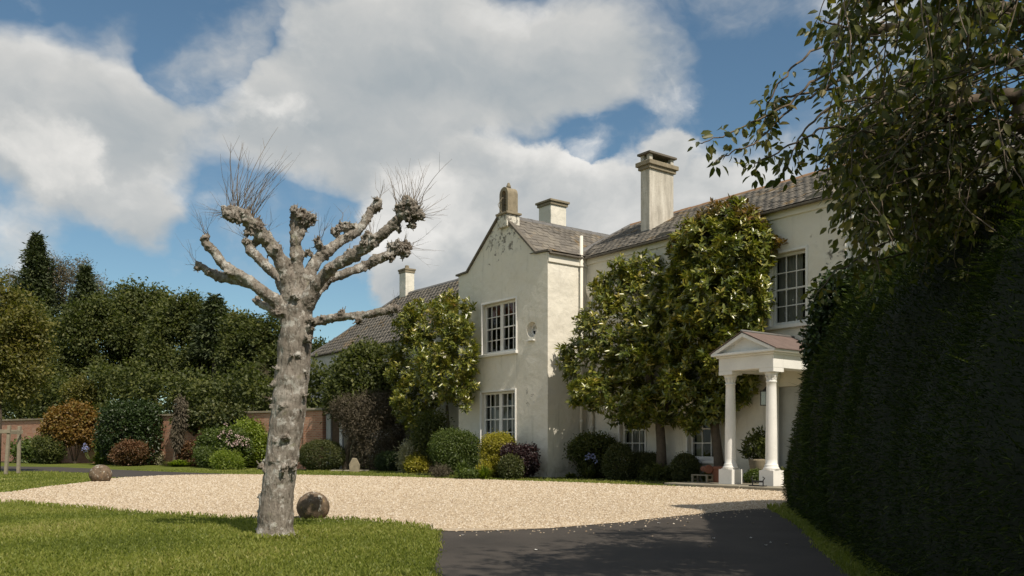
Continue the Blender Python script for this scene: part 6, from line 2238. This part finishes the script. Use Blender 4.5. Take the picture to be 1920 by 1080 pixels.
    lob = [(7.5, 2.6, 7.4, 3.4, 3.2, 2.4), (5.0, .8, 7.4, 2.8, 3.0, 1.8), (10, 5.0, 7.2, 3.0, 3.0, 2.2), (7.5, -2.5, 7.2, 3.6, 3.2, 2.4), (3.2, -2.2, 7.0, 2.4, 2.4, 1.6), (8.6, 2.6, 9.0, 2.5, 2.2, 1.5), (6.2, 1.0, 9.0, 2.4, 2.2, 1.4), (1.5, -2.8, 6.8, 2.8, 2.2, 1.5), (-1.0, -5.0, 7.0, 3.0, 2.4, 1.8), (5.0, -6.0, 7.0, 4.0, 3.0, 2.4), (11.0, 0.0, 6.0, 3.0, 4.0, 2.8)]
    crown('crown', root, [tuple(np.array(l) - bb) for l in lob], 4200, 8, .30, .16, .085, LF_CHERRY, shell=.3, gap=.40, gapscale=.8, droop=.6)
overhang()

# ================================================================== SMALL THINGS BY THE DOOR
pt = HM @ Vector((6.35, .62, .08))
pot = empty('terracotta_pot', pt, HR, 'square terracotta planter beside the left portico column', 'pot')
MB().add([(-.17, -.17, 0), (.17, -.17, 0), (.17, .17, 0), (-.17, .17, 0), (-.2, -.2, .36), (.2, -.2, .36), (.2, .2, .36), (-.2, .2, .36)], [(3, 2, 1, 0), (0, 1, 5, 4), (1, 2, 6, 5), (2, 3, 7, 6), (3, 0, 4, 7), (4, 5, 6, 7)]).build('body', TERRA, pot, bevel=.012)
MB().box(-.225, .225, -.225, .225, .34, .41).build('rim', TERRA, pot, bevel=.015)
pt = HM @ Vector((6.0, .35, .09))
trn = empty('terracotta_roll', pt + Vector((0, 0, .0)), HR, 'small terracotta pot lying on its side on the low wooden stool', 'pot')
MB().lathe([(.07, -.15), (.085, 0), (.10, .13), (.115, .135), (.115, .18), (.095, .18)], (0, 0, 0), 18).build('body', TERRA, trn, True)
trn.rotation_euler = (R(90), 0, HR + R(70))
trn.location = pt + Vector((.02, -.02, .33))
bs = empty('wooden_stool', HM @ Vector((5.95, .32, .075)), HR, 'low weathered wooden stool on the flagstones left of the portico', 'stool')
for i in range(3):
    MB().box(-.28, .28, -.12 + i * .085, -.045 + i * .085, .17, .20).build('slat', WOOD, bs, bevel=.006)
for (x, y) in ((-.24, -.1), (.24, -.1), (-.24, .11), (.24, .11)):
    MB().box(x - .025, x + .025, y - .025, y + .025, 0, .17).build('leg', WOOD, bs, bevel=.004)
for (x) in (-.24, .24):
    MB().box(x - .015, x + .015, -.075, .085, .05, .09).build('stretcher', WOOD, bs)
pp = HM @ Vector((7.0, 1.25, .085))
pl = empty('potted_shrub', pp, HR, 'leafy shrub in an urn against the wall inside the portico', 'potted plant')
MB().lathe([(.13, 0), (.15, .04), (.09, .10), (.10, .16), (.20, .34), (.23, .55), (.25, .60), (.22, .60)], (0, 0, 0), 18).build('urn', STONE, pl, True)
crown('foliage', pl, [(0, 0, .95, .30, .3, .28), (.1, 0, 1.15, .2, .2, .2), (-.15, 0, .8, .25, .2, .2)], 160, 6, .08, .14, .05, LF_DARK, shell=.3)
gm = HM @ Vector((7.32, .75, .088))
g_ = empty('green_cushion_plant', gm, HR, 'small mounded bright green plant behind the left column plinth', 'plant')
crown('foliage', g_, [(0, 0, .12, .30, .25, .20)], 300, 6, .04, .05, .03, LF_GREEN, shell=.7)
dk = HM @ Vector((7.75, 1.30, .088))
g_ = empty('dark_cushion_plant', dk, HR, 'small dark plant on the step between the columns', 'plant')
crown('foliage', g_, [(0, 0, .14, .34, .2, .2)], 240, 6, .05, .07, .03, LF_DARK, shell=.6)
bt = HM @ Vector((8.33, -.52, .088))
bo = empty('boot_scraper', bt, HR, 'dark iron boot scraper in front of the right column plinth', 'boot scraper')
MB().box(-.14, .14, -.012, .012, .09, .13).build('blade', IRON, bo)
for sx in (-1, 1):
    MB().tube([(sx * .15, 0, 0), (sx * .15, 0, .14), (sx * .19, 0, .19), (sx * .14, 0, .22)], .014, 6).build('scroll', IRON, bo)
MB().box(-.2, .2, -.08, .08, 0, .02).build('base', IRON, bo)
